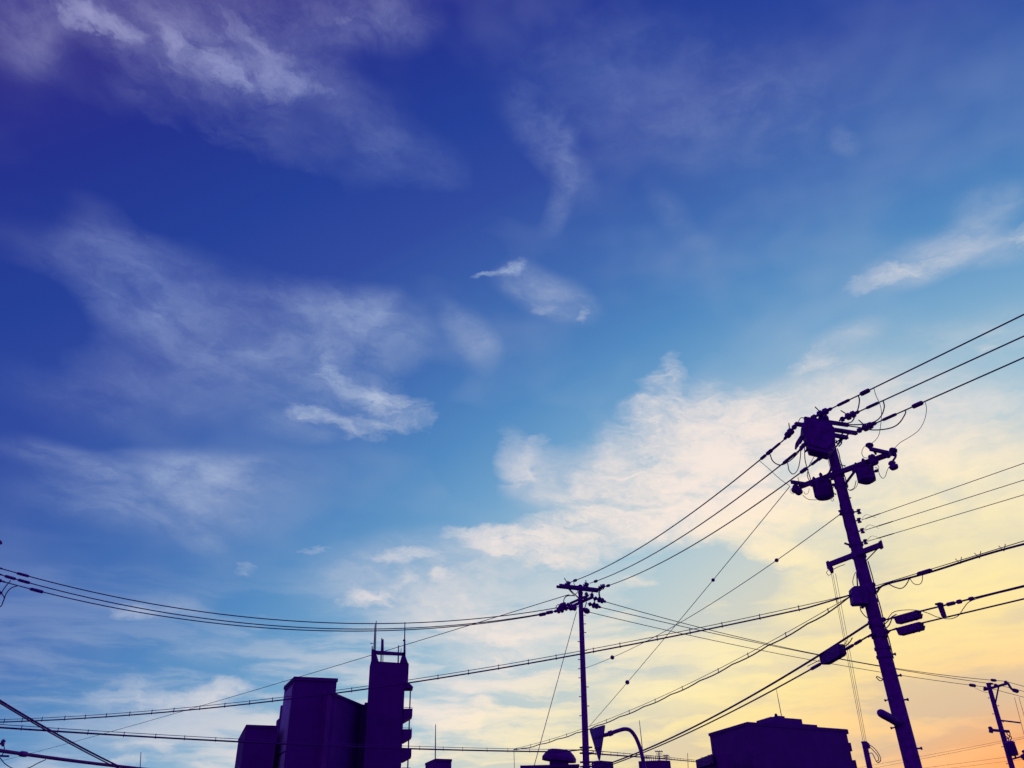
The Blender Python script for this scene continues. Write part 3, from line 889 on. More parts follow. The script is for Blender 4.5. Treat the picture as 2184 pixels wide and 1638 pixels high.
# jumpers round the top of the near pole
J = [([(1831, 847), (1833, 853), (1831, 868), (1827, 880), (1817, 899), (1804, 903)], .017, -1.2), ([(1884, 860), (1886, 868), (1880, 886), (1866, 899), (1840, 905), (1806, 906)], .017, -1.2),
     ([(1932, 877), (1930, 884), (1916, 904), (1895, 914), (1862, 917), (1835, 912), (1806, 908)], .017, -1.2),
     ([(1864, 829), (1868, 843), (1877, 863), (1880, 885), (1876, 922), (1868, 938), (1858, 946)], .008, -1.5),
     ([(1973, 855), (1976, 872), (1972, 895), (1960, 917), (1940, 932), (1920, 944), (1907, 957)], .008, -1.9),
     ([(1642, 968), (1648, 983), (1660, 991), (1672, 990), (1688, 980), (1702, 966), (1712, 950)], .016, .1),
     ([(1680, 988), (1683, 1003), (1692, 1011), (1702, 1000), (1707, 975), (1708, 955)], .013, -.1),
     ([(1716, 955), (1717, 980), (1722, 1000), (1730, 1026)], .013, -.2), ([(1724, 1000), (1722, 1015), (1729, 1030)], .011, -.2),
     ([(1619, 982), (1640, 1000), (1664, 1022), (1684, 1036)], .008, .8), ([(1742, 964), (1730, 985), (1718, 1006)], .009, .1),
     ([(1702, 1018), (1703, 1024), (1707, 1030)], .009, .3), ([(1697, 958), (1699, 945), (1708, 930)], .03, -.3), ([(1764, 966), (1767, 985), (1770, 995), (1769, 1005), (1762, 1012)], .008, 0)]
for i, (pts, r, dd) in enumerate(J):
    q = [N(x, y, dd) for x, y in pts]
    if i < 5:                                   # these five are clamped to the right-hand wires
        q[0] = at_x(WPTS[(0, 1, 2, 0, 2)[i]], pts[0][0])[0]
    loop(npole, q, r)

# transformer arm and the two transformers
zta = N(1788, 1012).z
tl, tr = H(1706, 1038, zta), H(1898, 968, zta)
link_mesh('transformer_arm', beam(tl, tr, .11, .12), 'steel', npole)
tdir = (tr - tl).normalized()
band(npole, nax, nrad, zta, .14, .03); band(npole, nax, nrad, zta - .35, .1, .025)
link_mesh('arm_brace', beam(nax(zta + .3) + tdir * -.1, H(1765, 1018, zta), .05, .05), 'steel', npole)
link_mesh('arm_brace', beam(nax(zta - .35) + tdir * .12, H(1830, 996, zta - .05), .05, .05), 'steel', npole)
for (pc, w_, h_, flat) in (((1755, 1023, 1065), .255, 0, False), ((1845.5, 993, 1031), .25, 0, True)):
    px, py0, py1 = pc
    c0 = H(px, (py0 + py1) / 2, zta - .32)
    up = P(px, py0, c0.y).z
    lo = P(px, py1, c0.y).z
    prof = [(0, w_ * .45), (.06, w_ * (.7 if flat else .85)), (.16, w_), (.8, w_), (.82, w_ * 1.06), (.88, w_ * 1.06), (.9, w_ * .95), (.97, w_ * .7), (1, w_ * .3)]
    tf = link_mesh('transformer', lathe((c0.x, c0.y, lo), (c0.x + .01, c0.y, up), prof, 8 if flat else 18), 'tank', npole, not flat)
    for k in range(3):
        q = Vector((c0.x, c0.y, up - .06)) + Vector((math.cos(2 * k + .5), math.sin(2 * k + .5), 0)) * w_ * .7
        link_mesh('bushing', lathe(q, q + Vector((0, 0, .2)), [(0, .04), (.3, .06), (.5, .04), (.7, .055), (1, .02)], 8), 'porcelain', tf, True)
    for s in (-1, 1):
        q = Vector((c0.x + s * w_ * 1.02, c0.y - .05, up - .2))
        link_mesh('low_voltage_bushing', lathe(q, q + Vector((s * .1, 0, .03)), [(0, .03), (.5, .05), (1, .03)], 8), 'porcelain', tf, True)
    for k in range(6):
        an = math.pi * (1 + k / 5)
        q = Vector((c0.x + math.cos(an) * w_ * 1.0, c0.y + math.sin(an) * w_ * 1.0, lo + (up - lo) * .45))
        if not flat:
            link_mesh('cooling_rib', beam(q - Vector((0, 0, .2)), q + Vector((0, 0, .2)), .03, .05), 'tank', tf)
    link_mesh('mounting_bracket', join(beam(Vector((c0.x, c0.y, up - .1)), Vector((c0.x, c0.y, zta)) + tdir * .02, .1, .2), beam(Vector((c0.x, c0.y, zta)) - tdir * .2, Vector((c0.x, c0.y, zta)) + tdir * .2, .2, .07)), 'steel', tf)
# end brackets with cut-out fuses
zk = zta + .05
link_mesh('end_bracket', beam(H(1688, 1028, zk), H(1722, 1033, zk), .08, .09), 'steel', npole)
link_mesh('end_bracket', beam(H(1856, 957.5, zk), H(1910, 969.5, zk), .08, .09), 'steel', npole)
link_mesh('bracket_strut', beam(H(1862, 958, zk), H(1868, 968, zk), .05, .05), 'steel', npole)
FUSE = [(0, .03), (.1, .08), (.3, .1), (.45, .07), (.55, .12), (.8, .11), (.95, .08), (1, .03)]
for pa, pb, d_, r in (((1693, 1034), (1708, 1055), .7, 1), ((1700, 1036), (1692, 1050), .65, .8), ((1857, 972), (1868, 992), -1.2, 1), ((1900, 983), (1909, 1002), -1.7, 1), ((1852, 976), (1866, 975), -1.1, .8)):
    link_mesh('cutout_fuse', lathe(N(*pa, d_), N(*pb, d_), [(t, k * r) for t, k in FUSE], 10), 'porcelain', npole, True)
for pa, pb, d_ in (((1855, 957), (1854, 945), -1.1), ((1904, 968), (1906, 956), -1.6)):
    link_mesh('arrester', lathe(N(*pa, d_), N(*pb, d_), [(0, .03), (.3, .07), (.5, .11), (.8, .1), (1, .04)], 8), 'porcelain', npole, True)
link_mesh('fuse_hook', tube(smooth_curve([N(1890, 970, -1.5), N(1893, 976, -1.5), N(1898, 975, -1.5)], 5), .02, 6), 'steel', npole)
link_mesh('fuse_hook', tube(smooth_curve([N(1908, 969, -1.7), N(1910, 974, -1.7), N(1905, 982, -1.7)], 5), .03, 6), 'steel', npole)
J2 = [([(1854, 946), (1843, 953), (1838, 965), (1842, 975), (1850, 977)], .008, -1.1), ([(1866, 996), (1872, 1000), (1876, 1012), (1882, 1020), (1888, 1016), (1892, 1004), (1896, 996)], .008, -1.4),
      ([(1868, 990), (1874, 995), (1873, 1004), (1866, 1008)], .007, -1.3), ([(1826, 1025), (1822, 1040), (1814, 1045), (1808, 1044)], .01, -.5), ([(1803, 1028), (1808, 1034), (1808, 1040), (1804, 1044)], .012, -.2), ([(1830, 1028), (1826, 1039), (1816, 1046), (1810, 1045)], .007, -.5),
      ([(1712, 1056), (1722, 1064), (1732, 1066), (1742, 1066)], .008, .3), ([(1726, 1042), (1724, 1051), (1718, 1054), (1714, 1048)], .007, .3), ([(1690, 1040), (1685, 1046), (1688, 1052), (1694, 1053)], .006, .6),
      ([(1780, 1036), (1775, 1044), (1775, 1058)], .013, 0), ([(1775, 1060), (1778, 1066), (1775, 1069), (1773, 1065)], .007, 0), ([(1787, 1005), (1795, 994), (1799, 1003)], .01, -.2)]
for pts, r, dd in J2:
    loop(npole, [N(x, y, dd) for x, y in pts], r)
link_mesh('small_insulator', lathe(N(1772, 1019), N(1779, 1021), [(0, .05), (.5, .07), (1, .04)], 8), 'porcelain', npole)

# spool rack with low-voltage wires
for px, py in ((1832, 1091), (1832.5, 1110), (1839.5, 1132), (1846, 1155.5)):
    p = N(px, py, -.12)
    spool(npole, p, .055)
    link_mesh('rack_arm', beam(nax(p.z) + Vector((nrad(p.z) * .8, -.1, 0)), p, .035, .03), 'steel', npole)
spool(npole, N(1793.5, 1093.5), .06)
band(npole, nax, nrad, N(1800, 1093).z, .1, .02)
for i, (py0, pe, word) in enumerate(((1110, 985, 'uppermost'), (1132, 1021, 'middle'), (1155.5, 1052.5, 'lowest'))):
    a = N((1838, 1844, 1850)[i], py0 - 1, -.14)
    e_ = H(2184, pe, a.z + .02)
    pts = span(a, a + (e_ - a).normalized() * 40, sag=.08, n=40)
    root = conductor('%s of three thin parallel wires leaving the spool rack towards the right edge' % word, pts, .0085, [((1862, 1888, 1890)[i], .5, .014)])
    loop(npole, [a + Vector((0, 0, .02)), N(1846 + 6 * i, py0 - 12, -.2), N(1858 + 6 * i, py0 - 10, -.3), N(1868 + 6 * i, py0 - 5, -.4)], .005, 'tie_wire')

# lower crossarm
z2 = N(1822, 1184).z
b_l, b_r = H(1766, 1205, z2), H(1879, 1162, z2)
link_mesh('crossarm', beam(b_l, b_r, .11, .12), 'steel', npole)
for p in (b_l, b_r):
    link_mesh('arm_end_plate', beam(p - Vector((0, 0, .1)), p + Vector((0, 0, .1)), .13, .04, (1, 0, 0)), 'steel', npole)
band(npole, nax, nrad, z2, .16, .03); band(npole, nax, nrad, z2 + .28, .08, .03)
link_mesh('small_bracket', beam(nax(z2 + .3) + Vector((-nrad(z2) - .16, -.05, .02)), nax(z2 + .3) + Vector((-nrad(z2), -.05, -.05)), .05, .04), 'steel', npole)
link_mesh('arm_brace', beam(nax(z2 - .2) + Vector((.1, -.1, 0)), H(1872, 1170, z2 - .05), .02, .02), 'steel', npole)
link_mesh('drop_clamp', lathe(N(1771, 1208, .75), N(1775, 1222, .75), [(0, .05), (.4, .07), (1, .04)], 8), 'steel', npole)
loop(npole, [N(1769, 1213, .75), N(1763, 1221, .75), N(1768, 1227, .75), N(1775, 1222, .75)], .008)
loop(npole, [N(1778, 1214, .7), N(1790, 1208, .5), N(1802, 1204, .4)], .009)

# terminal box and conduits
tb = link_mesh('terminal_box', prism([N(x, y, -.25) for x, y in ((1816, 1254), (1822, 1249.5), (1850, 1249), (1853, 1286), (1824, 1287.5), (1820, 1284))], (.03, .3, 0)), 'tank', npole)
link_mesh('box_hinge', beam(N(1840, 1252, -.27), N(1843, 1284, -.27), .03, .03), 'steel', tb)
loop(npole, [N(1820, 1249), N(1819, 1238), N(1824, 1222), N(1830, 1220)], .009)
link_mesh('drop_pipe', tube([N(1829, 1249, -.1), N(1827, 1222, -.1)], .018, 6), 'steel', npole)
loop(npole, [N(1834, 1288, -.1), N(1836, 1302, -.1), N(1845, 1314, -.1), N(1853, 1318, -.1)], .012)
link_mesh('small_insulator', lathe(N(1838, 1292, -.1), N(1843, 1296, -.1), [(0, .05), (.5, .07), (1, .04)], 8), 'porcelain', npole)
for off_, z0, z1 in ((-1, 8.4, 9.6), (1, 5.5, 8.0), (1, 10.2, 11.3), (-.9, 7.8, 8.3)):
    link_mesh('conduit', tube([nax(z0 + (z1 - z0) * k / 6) + Vector((off_ * (nrad(z0) + .015 + .012 * (k % 2)), -.03, 0)) for k in range(7)], .014, 6), 'rubber', npole)
for z in (5.55, 5.75, 6.05, 6.3, 6.95, 7.15):
    band(npole, nax, nrad, z, .07, .025)
for px, py in ((1866, 1247), (1866, 1256), (1868, 1261), (1888, 1321), (1893, 1346), (1852, 1329), (1860, 1352)):
    p = N(px, py, -.1)
    link_mesh('cable_clamp', lathe(nax(p.z) + Vector((0, -.1, 0)), p, [(0, .04), (.7, .05), (.75, .07), (1, .05)], 8), 'steel', npole)
# steps
for xa, xb, y in ((1898, 1910, 1395), (1912, 1922, 1442), (1926, 1937, 1492), (1953, 1966, 1596)):
    bolt(npole, N(xa - 6, y + 1, -.08), N(xb, y - (2 if y == 1442 else 0), -.08), .022)
for xa, xb, y in ((1862, 1851, 1357), (1898, 1887, 1493), (1912, 1900, 1552)):
    bolt(npole, N(xa + 6, y - 2, -.08), N(xb, y + 1, -.08), .018)
bolt(npole, N(1780, 1052), N(1783, 1055), .012); bolt(npole, N(1808, 1060), N(1815, 1062), .012); bolt(npole, N(1790, 990), N(1803, 994), .014)
loop(npole, [N(1883, 1449), N(1871, 1443), N(1870, 1446), N(1877, 1452), N(1883, 1450)], .012, 'hook_ring')
# stubby street-lamp head
lh0, lh1 = N(1874, 1518.5, -.5), N(1916, 1541, -.1)
lamp = link_mesh('lamp_head', tube([lh0.lerp(lh1, t) for t in (0, .03, .1, .22, .6, 1)], [.03, .07, .095, .1, .1, .11], 12), 'tank', npole, True)
link_mesh('lamp_bracket', beam(lh1, nax(lh1.z), .12, .14), 'steel', npole)

# ================= pole at the right edge
FD = 60.0
def G(px, py, dd=0.0):
    return P(px, py, FD + dd)
fp = thing('utility_pole', (33, FD, 0), 'distant utility pole with short bent crossarm at the lower right edge', 'utility pole', 'utility poles along the street')
ftop = G(2107.5, 1456.5)
_, fax, frad = shaft(fp, ftop, (2159, 1638), FD, .145, .205, 14)
zf = G(2110, 1468).z
fl_, fr_ = H(2099, 1471.5, zf), H(2150, 1457.5, zf)
link_mesh('crossarm', beam(fl_, fr_, .13, .14), 'steel', fp)
link_mesh('arm_brace', beam(H(2130, 1464, zf), fax(zf - 1.0) + Vector((.1, 0, 0)), .07, .07), 'steel', fp)
for p_, h_ in (((2101, 1470), 1464.5), ((2123.5, 1464.5), 1458.5), ((2145, 1458), 1452)):
    pin_ins(fp, G(*p_), G(p_[0] + .5, h_), .13)
link_mesh('bent_bracket', tube([G(2150, 1457.5), G(2153, 1463), G(2157, 1469), G(2164, 1472.5), G(2172, 1474)], .085, 8), 'steel', fp)
link_mesh('lamp_arm_head', lathe(G(2158, 1471), G(2172.5, 1475), [(0, .06), (.3, .14), (.8, .15), (1, .06)], 8), 'steel', fp)
link_mesh('side_rod', tube([G(2135, 1536.5), G(2176, 1541.5)], .055, 6), 'steel', fp)
zf2 = G(2135, 1558).z
link_mesh('crossarm', beam(H(2112, 1557, zf2), G(2152, 1560), .14, .16), 'steel', fp)
pin_ins(fp, G(2112, 1556), G(2113, 1550), .16)
link_mesh('arm_end_plate', beam(G(2110, 1557), G(2117, 1559), .16, .3), 'steel', fp)
for pts in ([(2150, 1559), (2154, 1564), (2153, 1572), (2148, 1576)], [(2146, 1561), (2150, 1568), (2157, 1572), (2155, 1580)], [(2145, 1570), (2151, 1575), (2151, 1581)]):
    loop(fp, [G(x, y, -.3) for x, y in pts], .03)
link_mesh('transformer', lathe(G(2163, 1612, -.35), G(2151, 1580, -.35), [(0, .2), (.05, .3), (.8, .32), (.85, .36), (.92, .3), (1, .16)], 12), 'tank', fp, True)
pin_ins(fp, G(2158, 1586, -.4), G(2162, 1584, -.4), .12)
link_mesh('cable_bracket', join(beam(G(2159, 1619), G(2184, 1612), .1, .1), beam(G(2184, 1612), G(2215, 1604), .1, .1), beam(G(2161, 1600), G(2167, 1618), .08, .08)), 'steel', fp)
pin_ins(fp, G(2183, 1621), G(2184, 1608), .22); pin_ins(fp, G(2184, 1607), G(2185, 1600), .16)
for i in range(9):
    z = 5.8 + .52 * i
    s = 1 if i % 2 else -1
    bolt(fp, fax(z) + Vector((s * frad(z), 0, 0)), fax(z) + Vector((s * (frad(z) + .14), 0, 0)), .022)

# ================= short service pole
SD = 25.0
sp = thing('service_pole', (P(1850, 1638, SD).x, SD, 0), 'short stubby service pole with looped cables just left of the nearest pole', 'service pole')
stop_ = P(1843, 1582.5, SD)
_, sax, srad = shaft(sp, stop_, (1855, 1638), SD, .075, .085, 12)
link_mesh('top_cap', lathe(stop_ - Vector((0, 0, .03)), stop_ + Vector((0, 0, .015)), [(0, .085), (1, .08)], 12), 'steel', sp)
link_mesh('clamp', lathe(P(1848, 1583, SD - .05), P(1853, 1597, SD - .05), [(0, .03), (.3, .07), (.8, .06), (1, .03)], 8), 'steel', sp)
for pts in ([(1850, 1588), (1860, 1592), (1870, 1602), (1877, 1614), (1878, 1622), (1874, 1626)], [(1852, 1591), (1862, 1600), (1872, 1612), (1874, 1621), (1870, 1623)], [(1853, 1608), (1859, 1606), (1864, 1613), (1868, 1622), (1873, 1627), (1879, 1622)]):
    loop(sp, [P(x, y, SD - .05) for x, y in pts], .011, 'cable_loop')

# ================= pole just outside the left edge
LD = 35.0
def LQ(px, py, dd=0.0):
    return P(px, py, LD + dd)
lp = thing('utility_pole', (LQ(-70, 1215).x, LD, 0), 'utility pole at the left edge whose insulators hold the three sagging wires', 'utility pole', 'utility poles along the street')
ltop = LQ(-62, 1150)
_, lax, lrad = shaft(lp, ltop, (-215, 1638), LD, .12, .2, 16)
zl1 = LQ(-66, 1200).z
link_mesh('crossarm', beam(LQ(-140, 1188), LQ(-14, 1212), .1, .12), 'steel', lp)
link_mesh('crossarm', beam(lax(ltop.z - .25) - Vector((.2, 0, 0)), LQ(-4, 1158.5), .08, .1), 'steel', lp)
pin_ins(lp, LQ(-2, 1162), LQ(0, 1153), .12)
pin_ins(lp, LQ(-8, 1266), LQ(3, 1264), .12)
for pa, pb in (((-38, 1200), (9, 1214.5)), ((-36, 1212), (7, 1227.5)), ((-32, 1229), (14, 1242.5))):
    strain(lp, LQ(*pa), LQ(*pb), .075)
loop(lp, [LQ(23, 1238), LQ(14, 1248), LQ(7, 1258), LQ(4, 1266), LQ(9, 1275), LQ(5, 1287)], .022)
loop(lp, [LQ(36, 1250), LQ(24, 1254), LQ(14, 1265), LQ(8, 1280), LQ(2, 1293), LQ(-8, 1294)], .022)
link_mesh('crossarm', beam(lax(LQ(-70, 1262).z), LQ(-8, 1266), .1, .1), 'steel', lp)

# small far pole in the lower left corner
ED = 58.0
ep = thing('utility_pole', (P(-14, 1600, ED).x, ED, 0), 'far small pole with insulator arms peeking in at the lower left corner', 'utility pole', 'utility poles along the street')
etop = P(-9, 1572, ED)
shaft(ep, etop, (-18, 1638), ED, .1, .17, 12)
for y, xe in ((1587, 9), (1613, 19)):
    link_mesh('crossarm', beam(P(-30, y - 2, ED), P(xe, y, ED), .12, .12), 'steel', ep)
pin_ins(ep, P(6.5, 1586, ED), P(7, 1577, ED), .16)
pin_ins(ep, P(6, 1588, ED), P(6, 1592, ED), .1)
loop(ep, [P(8, 1588, ED), P(9, 1600, ED), P(4, 1612, ED)], .03)
loop(ep, [P(0, 1616, ED), P(12, 1630, ED), P(34, 1641, ED), P(60, 1638, ED), P(80, 1628, ED), P(98, 1620, ED)], .03)

# ------------------------------------------------------------------ wires between the poles
# middle pole to the pole at the left edge
conductor('upper of the long sagging wires between the middle pole and the left edge', span(Q(1190, 1296, -.4), LQ(9, 1214.5), (709, 1328.6)), .024, [(49, .55, .06)])
conductor('middle of the long sagging wires between the middle pole and the left edge', span(Q(1181, 1304.5, -.4), LQ(7, 1227.5), (800, 1341.5)), .024, [(22, .5, .065), (51, .55, .065), (1172, .4, .09)])
conductor('lowest of the long sagging wires between the middle pole and the left edge', span(Q(1170, 1308, -.4), LQ(14, 1242.5), (740, 1346)), .024, [(78, .6, .07), (1157, .4, .09)])
conductor('very thin wire falling from the middle pole behind the stair tower to the far left', span(Q(1214, 1268), P(-120, 1652, 140), (790, 1398)), .02)
# middle pole to the right-edge pole
conductor('upper of three wires crossing from the middle pole to the right-edge pole', span(Q(1293, 1284, .5), G(2145, 1453), (1766, 1400)), .02, [(2119, .5, .1)])
conductor('middle of three wires crossing from the middle pole to the right-edge pole', span(Q(1282, 1295.5, .5), G(2124, 1459.5), (1640, 1376)), .02, [(2114, .4, .07)])
conductor('lowest of three wires crossing from the middle pole to the right-edge pole', span(Q(1258, 1306, .5), G(2101, 1465), (1732, 1408)), .018, [(2074, .6, .11)])
for (xa, ya), (xb, yb), w in (((2145, 1453), (2184, 1463.5), 'upper'), ((2124, 1459.5), (2184, 1474), 'middle'), ((2101, 1465), (2184, 1486.5), 'lower')):
    a, b = G(xa, ya), P(xb, yb, FD - 2)
    conductor('%s of three short wires leaving the right-edge pole at the frame edge' % w, span(a, a + (b - a) * 9, sag=.05), .018)
conductor('thin slack wire dipping under the lowest crossing wire beside the right-edge pole', span(G(2074, 1463), G(2110, 1478), sag=.1), .012)
for xa, ya, xb, yb, w in ((2163.5, 1487, 2183, 1562, 'left'), (2173, 1487, 2190, 1545, 'right')):
    conductor('%s of two thin steep wires right of the right-edge pole' % w, span(G(xa, ya, .4), G(xb + (xb - xa), yb * 2 - ya, .4), sag=0), .014)
# wires with round weights
def ball_wire(label, a, b, via, balls, r=.011, br=.085):
    pts = span(a, b, via)
    root = thing('stay_wire', pts[0], label, 'wire')
    link_mesh('wire', tube(pts, r, 6), 'steel', root, True)
    for px, k in balls:
        p, d = at_x(pts, px)
        link_mesh('egg_insulator', lathe(p - d * br * k, p + d * br * k, [(0, .2 * br * k), (.15, .75 * br * k), (.5, br * k), (.85, .75 * br * k), (1, .2 * br * k)], 12), 'porcelain', root, True)
ball_wire('steep thin stay wire with two round insulators falling from the left transformer arm', N(1685, 1037, .6), Q(1257, 1549, -.2), (1521, 1237), [(1521, .75), (1338, 1.15)])
ball_wire('thin stay wire with round insulators between spool rack and shaft of middle pole', N(1793, 1096), Q(1248, 1425, -.1), (1447, 1330), [(1656.5, .75), (1306, 1.2)])
st = thing('guy_wire', Q(1229, 1306), 'straight guy wire slanting down left from below the middle pole top', 'wire')
link_mesh('wire', tube([Q(1229.5, 1305), P(1138, 1638, 40), P(1070, 1880, 38.5)], .017, 6), 'steel', st)
# telephone cables
e_l = P(-260, 1536, 33)
hung_cable('long telephone cable on hangers from terminal box across to the left edge', span(N(1817, 1268, -.1), e_l, (784, 1463), n=60), .085, .021, .010, .95)
g_a, g_b, g_c = P(-220, 1529, 29), Q(1240, 1599, -.15), P(1530, 1627, 112)
hung_cable('low telephone cable on hangers passing behind the domed ventilator to middle pole', span(g_a, g_b, (508, 1576), n=50), .10, .032, .012, 1.1)
hung_cable('low telephone cable running on from the middle pole to the broad right building', span(g_b, g_c, (1380, 1611), n=30), .14, .04, .02, 2.0)
gp = at_x(span(g_a, g_b, (508, 1576), n=50), 1096)[0]
hung_cable('wavy telephone cable sloping from terminal box to join the low cable left of centre pole', span(N(1814, 1271, -.1), gp, (1500, 1443), n=50), .07, .019, .009, 1.75, .035)
conductor('short thin wire hanging straight down from the low cable junction', [gp, gp + Vector((.01, 0, -1.2)), gp + Vector((0, 0, -3.2))], .014)
hh1 = span(N(1851, 1331, -.1), P(1080, 1668, 54), (1500, 1540), n=50)
conductor('upper strand of the thick cable pair falling from nearest pole past the sign', hh1, .028)
hh2 = span(N(1860, 1352, -.1), P(1080, 1680, 54), (1500, 1548), n=50)
conductor('lower strand of the thick cable pair falling from nearest pole past the sign', hh2, .021, [(1740, .5, .045), (1812, .35, .04), (1830, .3, .04)])
# cables leaving the near pole to the right
def towards(a, px, py, z_add=0.0, length=40.0, sag=.1, n=44):
    e_ = H(px, py, a.z + z_add)
    return span(a, a + (e_ - a).normalized() * length, sag=sag, n=n)
cr1 = towards(N(1868, 1249.5, -.1), 2184, 1150, .02)
root = conductor('thin messenger wire of the looped cable leaving nearest pole at terminal box height', cr1, .01)
p2 = [N(1870, 1264, -.15), N(1882, 1249, -.3)]
a0 = N(1868, 1251, -.1)
e_ = H(2184, 1158, a0.z)
d0 = (e_ - a0).normalized()
base_line = [a0 + d0 * (0.7 + .45 * i) for i in range(86)]
wob = [b - Vector((0, 0, .02 + (.09 * max(0, math.sin((i - 12) * .5)) if 12 < i < 22 else .015 * math.sin(i * .9)))) for i, b in enumerate(base_line)]
lc = thing('looped_cable', p2[0], 'thick looped cable with slack bights leaving the nearest pole towards the right', 'cable')
link_mesh('cable', tube(smooth_curve(p2 + wob, 3), .026, 7), 'rubber', lc, True)
link_mesh('second_strand', tube(smooth_curve([N(1868, 1256, -.1), N(1876, 1252, -.2), N(1900, 1243.5, -.5), N(1930, 1236, -.9), N(1955, 1228, -1.2), N(1972, 1221, -1.5)], 6), .022, 6), 'rubber', lc, True)
link_mesh('slack_loop', tube(smooth_curve([N(1896, 1246, -.5), N(1908, 1252, -.7), N(1921, 1255, -.8), N(1931, 1249, -.9), N(1940, 1234, -1)], 7), .013, 6), 'rubber', lc, True)
link_mesh('slack_loop', tube(smooth_curve([N(1940, 1233, -1), N(1948, 1244, -1.1), N(1958, 1247, -1.2), N(1966, 1241, -1.3), N(1968, 1224, -1.4)], 7), .009, 6), 'rubber', lc, True)
p_, d_ = at_x(base_line, 1972)
link_mesh('splice', lathe(p_ - d_ * .2, p_ + d_ * .2, [(0, .03), (.1, .055), (.9, .055), (1, .03)], 8), 'plastic', lc, True)
for px in (2047, 2088, 2140):
    p_, d_ = at_x(base_line, px)
    link_mesh('spring_hanger', join(tube([p_ - Vector((0, 0, .05)), p_ + d_ * .08 + Vector((0, 0, .1))], .009, 5), tube([p_ - Vector((0, 0, .05)), p_ - d_ * .08 + Vector((0, 0, .1))], .009, 5)), 'steel', lc)
ka = towards(N(1888, 1322, -.1), 2184, 1246, .05)
conductor('upper of two communication cables right of the nearest pole, carrying a splice case', ka, .021, [(2028, .22, .045), (2046, .12, .05), (2072, .12, .045)], name='communication_cable', cat='cable')
kb = towards(N(1893, 1346, -.1), 2184, 1274, .05)
conductor('lower of two communication cables right of the nearest pole, carrying a splice case', kb, .019, name='communication_cable', cat='cable')
kc = [N(1892, 1322, -.1), N(1905, 1306, -.4), N(1930, 1301, -.8), N(1958, 1302, -1.1), N(1980, 1308, -1.3), N(1999, 1316, -1.5), N(2025, 1320, -1.8), N(2044, 1313, -2.0), N(2056, 1296, -2.2), N(2070, 1282, -2.3), N(2110, 1270, -2.8), N(2184, 1252, -3.6), P(2330, 1216, 15.6)]
sk = thing('slack_cable', kc[0], 'thin slack cable weaving between the two splice cases and the small box', 'cable')
link_mesh('cable', tube(smooth_curve(kc, 6), .009, 6), 'rubber', sk, True)
loops = thing('cable_tail', N(1888, 1330), 'short bent cable tails between nearest pole shaft and splice cases', 'cable')
for pts in ([(1884, 1334), (1892, 1326), (1902, 1316), (1912, 1310)], [(1890, 1340), (1897, 1332), (1902, 1320)], [(1893, 1352), (1900, 1345), (1912, 1339)], [(1888, 1343), (1896, 1347), (1904, 1342)]):
    link_mesh('tail', tube(smooth_curve([N(x, y, -.3) for x, y in pts], 6), .014, 6), 'rubber', loops, True)

def splice(label, line, px0, px1, drop0, drop1):
    """ribbed splice case hung below a cable between two columns"""
    (a, d), (b, _) = at_x(line, px0), at_x(line, px1)
    root = thing('splice_case', a, label, 'splice case', 'splice cases on the cables')
    dz = Vector((0, 0, -1))
    t = (b - a)
    s = d.cross(dz).normalized() * .11
    body = [a + t * .0 + dz * .0, a + t * .10 + dz * drop0, a + t * .13 + dz * (drop1 + .02), a + t * .93 + dz * drop1, a + t * 1.0 + dz * (drop1 - .1), a + t * .93 + dz * .06, a + t * .98 - dz * .02]
    link_mesh('case_body', prism([p - s for p in body], s * 2), 'plastic', root)
    for k in range(8):
        c = a + t * (.16 + k * .1) + dz * drop1
        link_mesh('clip', beam(c - s * .5, c - s * .5 + dz * (.03 + .02 * (k % 2)), .035, .03, (1, 0, 0)), 'plastic', root)
    for k in range(5):
        c = a + t * (.18 + k * .17)
        link_mesh('rib', beam(c - s * 1.12 + dz * .07, c - s * 1.12 + dz * (drop1 - .04), .02, .03, (1, 0, 0)), 'plastic', root)
    return root
splice('upper ribbed splice case hanging on the cable right of the nearest pole', ka, 1906, 1962, .06, .155)
splice('lower ribbed splice case hanging on the cable right of the nearest pole', kb, 1911, 1967, .06, .155)
# small box between the two cables
p_ = at_x(ka, 2005)[0]
sbx = thing('cable_box', p_, 'small upright box clamped between the two communication cables', 'cable box')
d_ = at_x(ka, 2005)[1]
w_ = Vector((d_.x, d_.y, 0)).normalized() * .06
c_ = p_ + Vector((0, 0, .05))
link_mesh('case', prism([c_ - w_, c_ + w_, c_ + w_ + Vector((.01, 0, -.29)), c_ - w_ + Vector((.03, 0, -.29))], Vector((-w_.y, w_.x, 0)) * 1.0), 'plastic', sbx)
link_mesh('case_rim', beam(c_ - w_ * 1.15 + Vector((0, 0, .01)), c_ + w_ * 1.15 + Vector((0, 0, .01)), .14, .04), 'plastic', sbx)
link_mesh('clamp', beam(p_ - w_ * .4, p_ + w_ * .4, .08, .1), 'steel', sbx)
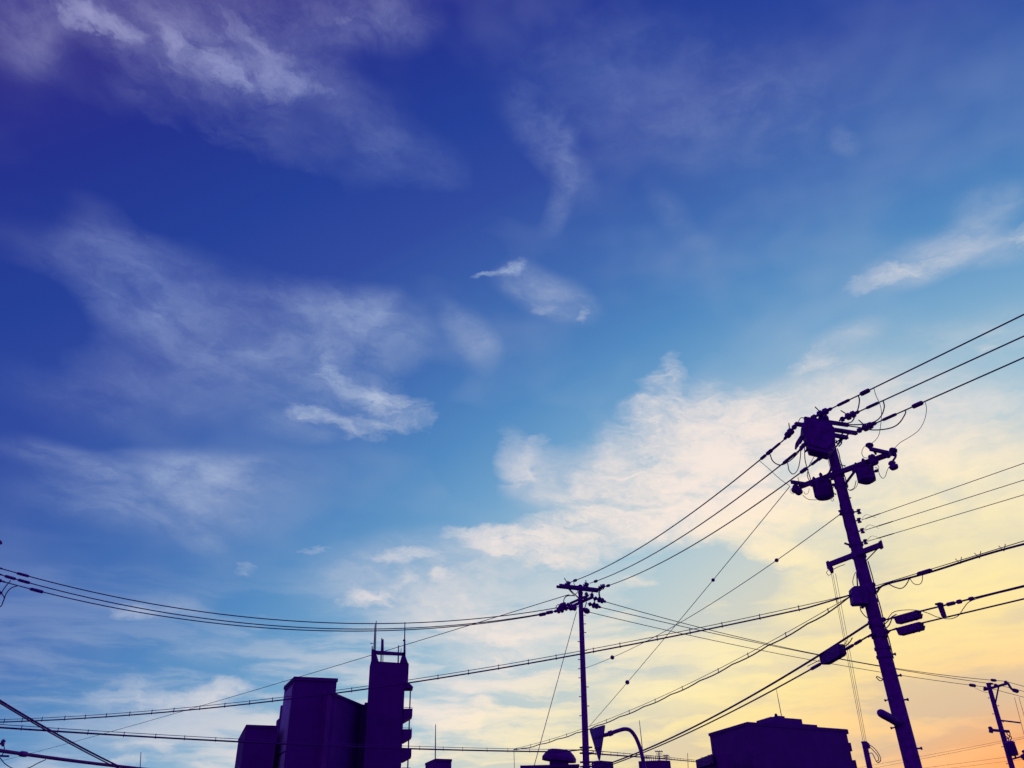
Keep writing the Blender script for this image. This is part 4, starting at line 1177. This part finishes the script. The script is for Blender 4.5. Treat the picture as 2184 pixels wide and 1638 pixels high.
# closure hung on the falling cable pair
(a, d), (b, _) = at_x(hh2, 1803), at_x(hh2, 1750)
cl_ = thing('cable_closure', a, 'dark rounded box closure hanging under the falling cable left of the nearest pole', 'cable closure')
dz = Vector((0, 0, -1))
x0, x1 = P(1797, 1384, a.y), P(1756, 1408, b.y)
ax_ = (x1 - x0).normalized()
upn = (Vector((0, 0, 1)) - ax_ * ax_.z).normalized()
hw = .15
x0 += ax_ * .02
prof = [x0 + upn * hw * .8, x0 + ax_ * .06 + upn * hw, x1 - ax_ * .04 + upn * hw, x1 + upn * hw * .85, x1 - upn * hw * .75, x1 - ax_ * .1 - upn * hw, x0 + ax_ * .1 - upn * hw, x0 - upn * hw * .7]
sd = ax_.cross(upn).normalized() * .2
link_mesh('case', prism([p - sd * .5 for p in prof], sd), 'plastic', cl_)
link_mesh('hanger_strap', join(beam(x0.lerp(x1, .12) + upn * hw, at_x(hh2, 1790)[0], .03, .02), beam(x0.lerp(x1, .85) + upn * hw, at_x(hh2, 1757)[0], .03, .02)), 'steel', cl_)
link_mesh('cable_tail', tube(smooth_curve([x0 + ax_ * .05, N(1803, 1378, .2), N(1812, 1370, .1), N(1818, 1360, 0)], 6), .014, 6), 'rubber', cl_, True)
link_mesh('cable_tail', tube(smooth_curve([x0 + ax_ * .1 + upn * .1, N(1801, 1375, .2), N(1806, 1366, .1)], 6), .01, 6), 'rubber', cl_, True)
link_mesh('cable_tail', tube(smooth_curve([x1 + upn * .05, P(1740, 1412, b.y), P(1722, 1421, b.y + 1)], 6), .01, 6), 'rubber', cl_, True)
# drop wires to the service pole
for i, (dx, w) in enumerate(((0, 'left'), (3, 'middle'), (8, 'right'))):
    conductor('%s of three thin drop wires from the lower crossarm to the service pole' % w, span(N(1773 + dx * 1.1, 1223, .75), P(1841 + i * 3.6, 1583 + i, SD), sag=.03 + .03 * i, n=24), .0055)
# lower left cables
conductor('upper strand of the cable pair slanting down from the left edge', span(P(-140, 1404, 21), P(470, 1716, 40), (99, 1553)), .027)
conductor('lower strand of the cable pair slanting down from the left edge', span(P(-140, 1410, 21), P(470, 1724, 40), (99, 1558)), .02)
conductor('thick cable running nearly level along the lower left corner of the view', span(P(-220, 1566, 24), P(760, 1650, 60), (139, 1620.5)), .06, [(50, .3, .09)])
# faint far wires behind the right-edge pole
for i, (ya, yb, r) in enumerate(((1607.6, 1578, .02), (1613, 1582, .02), (1634, 1613, .02), (1641, 1622, .018))):
    a, b = P(1980, ya, 150), P(2130, yb, 140)
    v = b - a
    conductor('faint far wire low at the right, %s of four' % ('topmost', 'second', 'third', 'lowest')[i], span(a - v * 1.2, b + v * 2.5, sag=.25), r)
